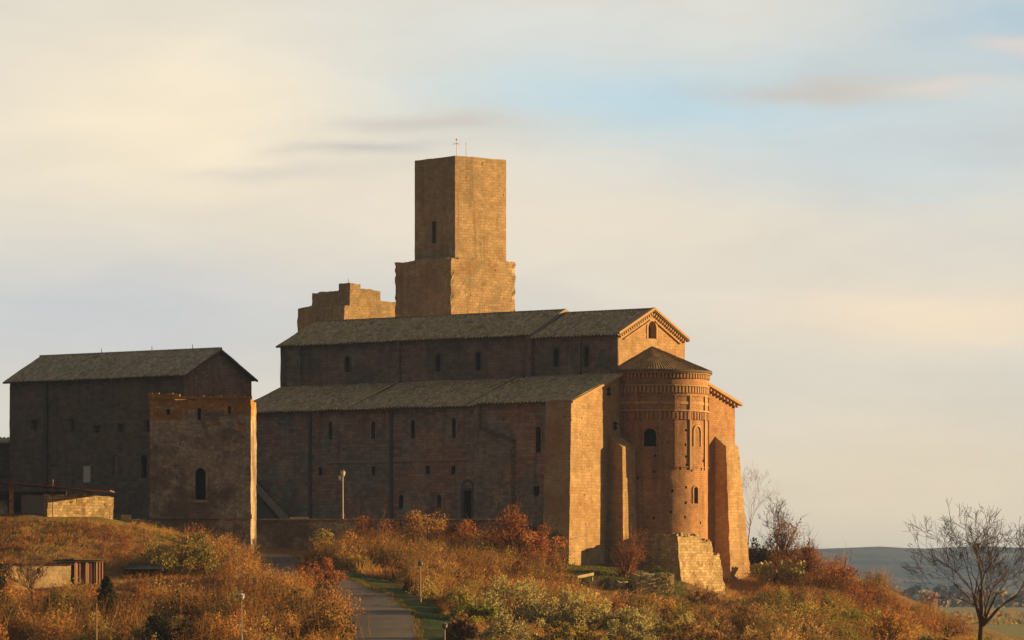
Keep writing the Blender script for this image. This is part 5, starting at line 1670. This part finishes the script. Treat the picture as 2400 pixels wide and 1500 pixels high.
def padgrow(c, up_, lev):
    L = rp.uniform(.36, .54); nrm = Vector((rp.uniform(-1, 1), rp.uniform(-1, 1), rp.uniform(-.3, .3)))
    pad_mesh(mb, c, up_, nrm, L, L * .66)
    if lev >= 3: return
    for i in range(rp.choice((1, 2, 2, 3)) if lev else 3):
        nu = (up_ + Vector((rp.uniform(-1, 1), rp.uniform(-1, 1), rp.uniform(-.1, .8))) * .8).normalized()
        padgrow(c + up_.normalized() * L * rp.uniform(.8, 1.0), nu, lev + 1)
for i in range(26):
    padgrow(Vector((x + rp.uniform(-2.4, 2.4), 440 + rp.uniform(-1, 1), g + rp.uniform(.3, 1.7))), Vector((rp.uniform(-.4, .4), rp.uniform(-.3, .3), 1)).normalized(), 0)
build('pads', mb, M['cactus'], pear, smooth=True)

# --- trees of the far plain
FAR = [(2062, 2450, 60, 1376, 'brown', 'brown leafless tree far off, leftmost in the plain'), (2100, 2500, 58, 1371, 'olive', 'pale olive tree far off, left of the dark grove'),
       (2136, 2400, 62, 1369, 'dark', 'dark grove tree far off in the plain, left one of two'), (2172, 2350, 50, 1382, 'straw', 'pale bare tree far off between the two dark groves'),
       (2206, 2450, 62, 1374, 'dark', 'dark grove tree far off beside the large bare tree, left half'), (2242, 2500, 60, 1376, 'dark', 'dark grove tree far off beside the large bare tree, right half'),
       (2290, 2450, 70, 1382, 'brown', 'brown far tree seen behind the trunk of the large bare tree'), (2345, 2400, 70, 1384, 'olive', 'olive far tree right of the large bare trunk'), (2398, 2400, 60, 1386, 'brown', 'brown far tree cut by the right edge')]
for i, (px, Y, wp, ty, pal, lab) in enumerate(FAR):
    shrub(lab, px, Y, wp, ty, pal, 200 + i, name='far_tree', cat='tree', group='trees far off in the plain', n_leaf=1800, size=1.1, clumps=22, stems=6, twig=.3)

# --- scrub and grass that nobody could count
rng = np.random.default_rng(99)
def free(X, Y):
    d, s_ = road_dist(X, Y)
    ok = d > 3.1
    ok &= ~((s_ > 0) & (d < 5.6) & (Y < 372))                     # verge
    ok &= ~((X > QX0 - .4) & (X < QX1 + .4) & (Y > QY - .3) & (Y < QY + 9))
    ok &= ~((X > -26) & (X < 1.5) & (Y > 410.6))                  # terrace
    ok &= ~((X > 4.5) & (X < 17.5) & (Y > 404.5) & (Y < 426))     # lawn
    rel = np.c_[X - S0.x, Y - S0.y]
    kk = rel @ np.array(cu[:2]); mm = rel @ np.array(ct[:2])
    ok &= ~((kk > -1.5) & (kk < 45) & (mm > -2.2) & (mm < 31))
    ok &= ~((np.hypot(X - AC.x, Y - AC.y) < 8.6))
    relh = np.c_[X - HO.x, Y - HO.y]; a_ = relh @ np.array(hd_[:2]); b_ = relh @ np.array(hn[:2])
    ok &= ~((a_ > -.3) & (a_ < 8) & (b_ > -.9) & (b_ < 4))
    ok &= ~((X < -35) & (Y > 384.5) & (Y < 394) & (X > -47))
    return ok


def scatter(n, x0, x1, y0, y1):
    X = rng.uniform(x0, x1, n); Y = rng.uniform(y0, y1, n)
    k = free(X, Y); X, Y = X[k], Y[k]
    vis = np.abs(X / Y) < 0.135
    X, Y = X[vis], Y[vis]
    return X, Y, height(X, Y)


def tufts(name, label_kind, n, region, pal, hmin, hmax, blades=9, spread=.28, w0=.018, wts=None, keep=None, thick=1.0):
    X, Y, Z = scatter(n, *region)
    if keep is not None:
        k = keep(X, Y, Z); X, Y, Z = X[k], Y[k], Z[k]
    t = len(X); m_ = t * blades
    bx = np.repeat(np.c_[X, Y, Z - .05], blades, axis=0)
    hh = np.repeat(rng.uniform(hmin, hmax, t), blades) * rng.uniform(.55, 1.15, m_)
    off = rng.normal(0, spread, (m_, 2)) * np.repeat(rng.uniform(.6, 1.3, t), blades)[:, None]
    st_ = bx.copy(); st_[:, :2] += off * .6
    lean = off * rng.uniform(.5, 1.6, (m_, 1)) + rng.normal(0, .10, (m_, 2)) * hh[:, None]
    en = st_ + np.c_[lean, hh]; md = (st_ + en) / 2 + np.c_[-lean * .18, hh * .05]
    V, Fq, N = ribbons(st_, md, en, np.full(m_, w0) * rng.uniform(.7, 1.4, m_), rng)
    g_ = Geo(); tc_ = np.array(PAL[pal])[rng.integers(0, len(PAL[pal]), t)]
    col = np.repeat(tc_, blades, axis=0) * rng.uniform(.7, 1.35, (m_, 1))
    g_.add(V, Fq, N, np.repeat(col, 7, axis=0))
    o = bpy.data.objects.new(name, g_.mesh(name)); COL.objects.link(o); o['kind'] = 'stuff'
    return o


def brush(name, n, region, pals, hmin, hmax, keep=None, leaves=150, size=.085, twigs=26, dens=None, mono=0.75):
    """thicket: overlapping leafy mounds with bare shoots, as one mass"""
    X, Y, Z = scatter(n, *region)
    if keep is not None:
        k = keep(X, Y, Z); X, Y, Z = X[k], Y[k], Z[k]
    t = len(X); m_ = t * leaves
    hh = rng.uniform(hmin, hmax, t); ww = hh * rng.uniform(.7, 1.25, t)
    i = np.repeat(np.arange(t), leaves)
    az = rng.uniform(0, 2 * math.pi, m_); el = rng.uniform(0, 1, m_); rr = rng.uniform(.5, 1.0, m_) ** .6
    ph = rng.uniform(0, 6.3, t)[i]
    lob = .72 + .3 * np.sin(az * 3 + ph) + .18 * np.sin(az * 7 + ph * 2)
    pos = np.c_[np.cos(az) * np.sqrt(1 - el ** 2) * rr * lob * ww[i], np.sin(az) * np.sqrt(1 - el ** 2) * rr * lob * ww[i], (el * rr * (.8 + .3 * np.sin(az * 2 + ph))) * hh[i]]
    pos += rng.normal(0, .10, pos.shape); pos[:, 2] = np.maximum(pos[:, 2], .02)
    pos += np.c_[X, Y, Z][i]
    V, Fq, N = leafquads(pos, np.full(m_, size), rng)
    pl = [PAL[p] for p in pals]; pick = rng.integers(0, len(pl), t)
    base = np.array([pl[k][rng.integers(0, len(pl[k]))] for k in pick])
    base *= rng.uniform(.7, 1.25, (t, 1))
    col = base[i] * rng.uniform(.75, 1.25, (m_, 1)) * rng.uniform(.93, 1.07, (m_, 3))
    g_ = Geo(); g_.add(V, Fq, N, np.repeat(col, 4, axis=0))
    if twigs:
        q = t * twigs; j = np.repeat(np.arange(t), twigs)
        st_ = np.c_[X, Y, Z][j] + np.c_[rng.normal(0, .35, (q, 2)) * ww[j][:, None], np.zeros(q)]
        en = st_ + np.c_[rng.normal(0, .32, (q, 2)) * hh[j][:, None], hh[j] * rng.uniform(.75, 1.35, q)]
        md = (st_ + en) / 2 + rng.normal(0, .08, (q, 3))
        V, Fq, N = ribbons(st_, md, en, np.full(q, .013), rng)
        sc_ = np.array(PAL['brown'] + PAL['orange'])[rng.integers(0, 8, q)] * rng.uniform(.8, 1.3, (q, 1))
        g_.add(V, Fq, N, np.repeat(sc_, 7, axis=0))
    o = bpy.data.objects.new(name, g_.mesh(name)); COL.objects.link(o); o['kind'] = 'stuff'
    return o


LX = lambda X, Y: 1200 + F * X / Y
def patch(X, Y, k=0.0):
    return np.sin(X * .42 + 1.8 * np.sin(Y * .13 + k) + k) + np.sin(Y * .31 + X * .17 + 2.3 * k) + .6 * np.sin(X * .95 - Y * .5 + k)
hutfront = lambda X, Y, Z: ~((LX(X, Y) > 12) & (LX(X, Y) < 362) & (Y > 322) & (Y < 352))
# left slope under the sunlit wall: tawny grass
tufts('dry_grass', '', 9500, (-60, -12, 345, 398), 'straw', .25, .6, 8, .22, .016, keep=lambda X, Y, Z: hutfront(X, Y, Z) & (patch(X, Y) > -.6))
tufts('dry_grass', '', 3000, (-60, -22, 350, 386), 'rust', .3, .7, 9, .25, .017, keep=lambda X, Y, Z: (patch(X, Y, 2) > -.2) & hutfront(X, Y, Z))
tufts('green_grass', '', 3600, (-48, -26, 368, 402), 'lime', .12, .3, 9, .18, .014, keep=lambda X, Y, Z: patch(X, Y, 1) > -.5)
tufts('dry_grass', '', 2600, (-46, -28, 318, 353), 'rust', .15, .4, 8, .2, .014)
# lower left scrub
clear = lambda X, Y, Z: hutfront(X, Y, Z) & ~((LX(X, Y) > 345) & (LX(X, Y) < 545) & (Y > 326) & (Y < 366))
brush('scrub', 120, (-46, -11.5, 288, 350), ('brown', 'straw', 'orange', 'rust', 'olive', 'dark', 'brown'), 1.5, 3.0, leaves=900, size=.105, twigs=90, keep=clear)
brush('scrub', 200, (-46, -11.5, 285, 345), ('brown', 'orange', 'orange', 'straw', 'olive'), .5, 1.2, leaves=260, keep=clear)
tufts('dry_grass', '', 2600, (-46, -11.5, 285, 368), 'straw', .3, .8, 12, .30, .017, keep=lambda X, Y, Z: clear(X, Y, Z) & (patch(X, Y, 3) > -.2))
tufts('reeds', '', 420, (-46, -11.5, 285, 368), 'orange', .8, 1.8, 22, .34, .017, keep=lambda X, Y, Z: clear(X, Y, Z) & (patch(X, Y, 3) > .6))
tufts('reeds', '', 500, (-31, -12, 340, 392), 'straw', .8, 1.7, 20, .32, .016, keep=lambda X, Y, Z: clear(X, Y, Z) & (patch(X, Y, 4) > .5))
brush('scrub', 90, (-31, -13, 345, 388), ('rust', 'straw', 'brown', 'olive', 'dark'), 1.2, 2.4, leaves=700, twigs=90, size=.10, keep=clear)
# bank right of the road up to the terrace
bank = lambda X, Y, Z: LX(X, Y) > 790
tufts('reeds', '', 1100, (-18, 4, 366, 410), 'orange', 1.0, 2.2, 24, .36, .017, keep=lambda X, Y, Z: bank(X, Y, Z) & (patch(X, Y, 5) > .3))
tufts('dry_grass', '', 2600, (-18, 4, 366, 410), 'straw', .3, .8, 10, .28, .017, keep=bank)
brush('scrub', 120, (-18, 4, 376, 410), ('rust', 'orange', 'brown', 'brown', 'olive', 'dark'), 1.3, 2.7, leaves=800, twigs=110, size=.10, keep=bank)
bank2 = lambda X, Y, Z: LX(X, Y) > 950
brush('scrub', 90, (-9, 6, 328, 372), ('brown', 'straw', 'olive', 'lime', 'dark', 'orange'), 1.0, 2.2, leaves=600, keep=bank2, twigs=70, size=.10)
tufts('reeds', '', 700, (-9, 6, 328, 378), 'orange', .9, 2.0, 20, .32, .017, keep=lambda X, Y, Z: bank2(X, Y, Z) & (patch(X, Y, 6) > .2))
tufts('green_grass', '', 5200, (-14, 3, 285, 368), 'green', .08, .22, 9, .2, .013)
tufts('dry_grass', '', 1500, (-9, 6, 300, 378), 'straw', .3, .8, 10, .28, .016, keep=bank2)
# bottom centre and right
mid_ = lambda X, Y, Z: (LX(X, Y) > 1075) & ~((LX(X, Y) > 1120) & (LX(X, Y) < 1690) & (Y < 336))
brush('scrub', 60, (-4, 22, 285, 350), ('grey', 'olive', 'brown', 'grey', 'lime'), 1.0, 2.0, leaves=700, keep=mid_, size=.10)
tufts('dry_grass', '', 1800, (-3, 24, 285, 336), 'straw', .2, .6, 10, .25, .015, keep=lambda X, Y, Z: LX(X, Y) > 1080)
brush('scrub', 100, (4, 30, 345, 402), ('brown', 'olive', 'orange', 'rust', 'straw', 'dark', 'lime'), 1.0, 2.0, leaves=650, twigs=80, size=.10, keep=lambda X, Y, Z: ~((LX(X, Y) > 1360) & (LX(X, Y) < 1790) & (Y > 374)))
brush('scrub', 120, (17, 46, 285, 405), ('brown', 'olive', 'straw', 'lime', 'green', 'straw', 'dark'), 1.0, 2.3, leaves=700, twigs=80, size=.10, keep=lambda X, Y, Z: (LX(X, Y) < 2060) & ~((LX(X, Y) < 1790) & (Y > 374)))
brush('scrub', 70, (24, 46, 285, 420), ('brown', 'olive', 'orange', 'lime'), .5, 1.0, leaves=300, twigs=40, keep=lambda X, Y, Z: LX(X, Y) >= 2060)
brush('scrub', 130, (20, 44, 400, 452), ('rust', 'orange', 'brown', 'rust', 'olive', 'brown'), 1.2, 2.5, leaves=700, twigs=110, size=.10, keep=lambda X, Y, Z: LX(X, Y) > 1795)
tufts('dry_grass', '', 6500, (3, 46, 285, 450), 'straw', .3, .8, 9, .25, .017)
tufts('green_grass', '', 4500, (12, 46, 285, 420), 'lime', .15, .45, 9, .22, .016, keep=lambda X, Y, Z: patch(X, Y, 8) > -.2)
# ragged grass along the road edges
def edge_grass():
    k = rng.integers(3, len(RPT) - 3, 2600); sd = rng.choice([-1, 1], 2600); d = RPT[k + 2] - RPT[k - 2]; d = d[:, :2] / np.linalg.norm(d[:, :2], axis=1, keepdims=True)
    p = RPT[k][:, :2] + np.c_[d[:, 1], -d[:, 0]] * (sd * (ROAD_W + rng.normal(.1, .22, 2600)))[:, None] + d * rng.uniform(-.5, .5, (2600, 1))
    Z = height(p[:, 0], p[:, 1]); bl = 8; m_ = 2600 * bl
    st_ = np.repeat(np.c_[p, Z - .12], bl, axis=0); st_[:, :2] += rng.normal(0, .14, (m_, 2)); en = st_ + np.c_[rng.normal(0, .08, (m_, 2)), rng.uniform(.12, .42, m_)]
    V, Fq, N = ribbons(st_, (st_ + en) / 2, en, np.full(m_, .013), rng); g_ = Geo(); g_.add(V, Fq, N, tinted(m_, 7, PAL['lime'] + PAL['green'] + PAL['brown'], rng))
    o = bpy.data.objects.new('verge_grass', g_.mesh('verge_grass')); COL.objects.link(o); o['kind'] = 'stuff'
edge_grass()
# lawn grass and ivy on its wall
def lawn_scatter():
    n = 5200; X = rng.uniform(5, 17, n); Y = rng.uniform(404.8, 420, n)
    Z = height(X, Y); blades = 7; m_ = n * blades
    st_ = np.repeat(np.c_[X, Y, Z - .03], blades, axis=0); st_[:, :2] += rng.normal(0, .15, (m_, 2))
    en = st_ + np.c_[rng.normal(0, .05, (m_, 2)), rng.uniform(.06, .2, m_)]
    V, Fq, N = ribbons(st_, (st_ + en) / 2, en, np.full(m_, .012), rng); g_ = Geo(); g_.add(V, Fq, N, tinted(m_, 7, PAL['lime'] + PAL['green'], rng))
    o = bpy.data.objects.new('lawn_grass', g_.mesh('lawn_grass')); COL.objects.link(o); o['kind'] = 'stuff'
lawn_scatter()
n = 2600; X = rng.uniform(xW(1385), xW(1592), n); Zv = rng.uniform(-.9, 2.0, n) ; keep_ = np.sin(X * 2.3) + np.sin(X * 5.1 + 1) * .7 + rng.normal(0, .5, n) > .35
X, Zv = X[keep_], Zv[keep_]; wy = np.where(X < xW(1491), (X - xW(1385)) * .489, .6 + (X - xW(1492)) * .489)
V, Fq, N = leafquads(np.c_[X, LWY + wy - .15 + rng.normal(0, .12, len(X)) - .1 * (2 - Zv), Zv], np.full(len(X), .10), rng)
g_ = Geo(); g_.add(V, Fq, N, tinted(len(X), 4, PAL['green'] + PAL['dark'] + PAL['olive'], rng)); o = bpy.data.objects.new('ivy', g_.mesh('ivy')); COL.objects.link(o); o['kind'] = 'stuff'
# hedges and copses of the plain, too far to count
rng = np.random.default_rng(123)
n = 9000; X = rng.uniform(150, 900, n); Y = 2550 + 90 * np.sin(X / 60) + rng.normal(0, 60, n); Zv = PLAIN + rng.uniform(0, 1, n) ** 1.5 * (6 + 3 * np.sin(X / 17) + 2 * np.sin(X / 7))
V, Fq, N = leafquads(np.c_[X, Y, Zv], np.full(n, 1.2), rng); g_ = Geo(); g_.add(V, Fq, N, tinted(n, 4, PAL['olive'] + PAL['brown'] + PAL['dark'], rng))
n = 5000; X = rng.uniform(50, 300, n); Y = 1150 + 40 * np.sin(X / 30) + rng.normal(0, 30, n); Zv = PLAIN + rng.uniform(0, 1, n) ** 1.5 * (2.5 + np.sin(X / 9))
V, Fq, N = leafquads(np.c_[X, Y, Zv], np.full(n, .6), rng); g_.add(V, Fq, N, tinted(n, 4, PAL['olive'] + PAL['brown'] + PAL['orange'], rng))
o = bpy.data.objects.new('far_hedges', g_.mesh('far_hedges')); COL.objects.link(o); o['kind'] = 'stuff'

# ------------------------------------------------------------------ haze
mb = MB(); mb.box((0, 4300, 33), (9600, 0, 0), (0, 5000, 0), (0, 0, 45))
m, nt = new_mat('evening_haze')
vol = nt.n('ShaderNodeVolumePrincipled', {'Color': (0.30, 0.50, 1.0), 'Density': 0.00008, 'Anisotropy': 0.2})
nt.n('ShaderNodeOutputMaterial', {'Volume': vol.outputs[0]})
tag(build('haze', mb, m), kind='stuff')
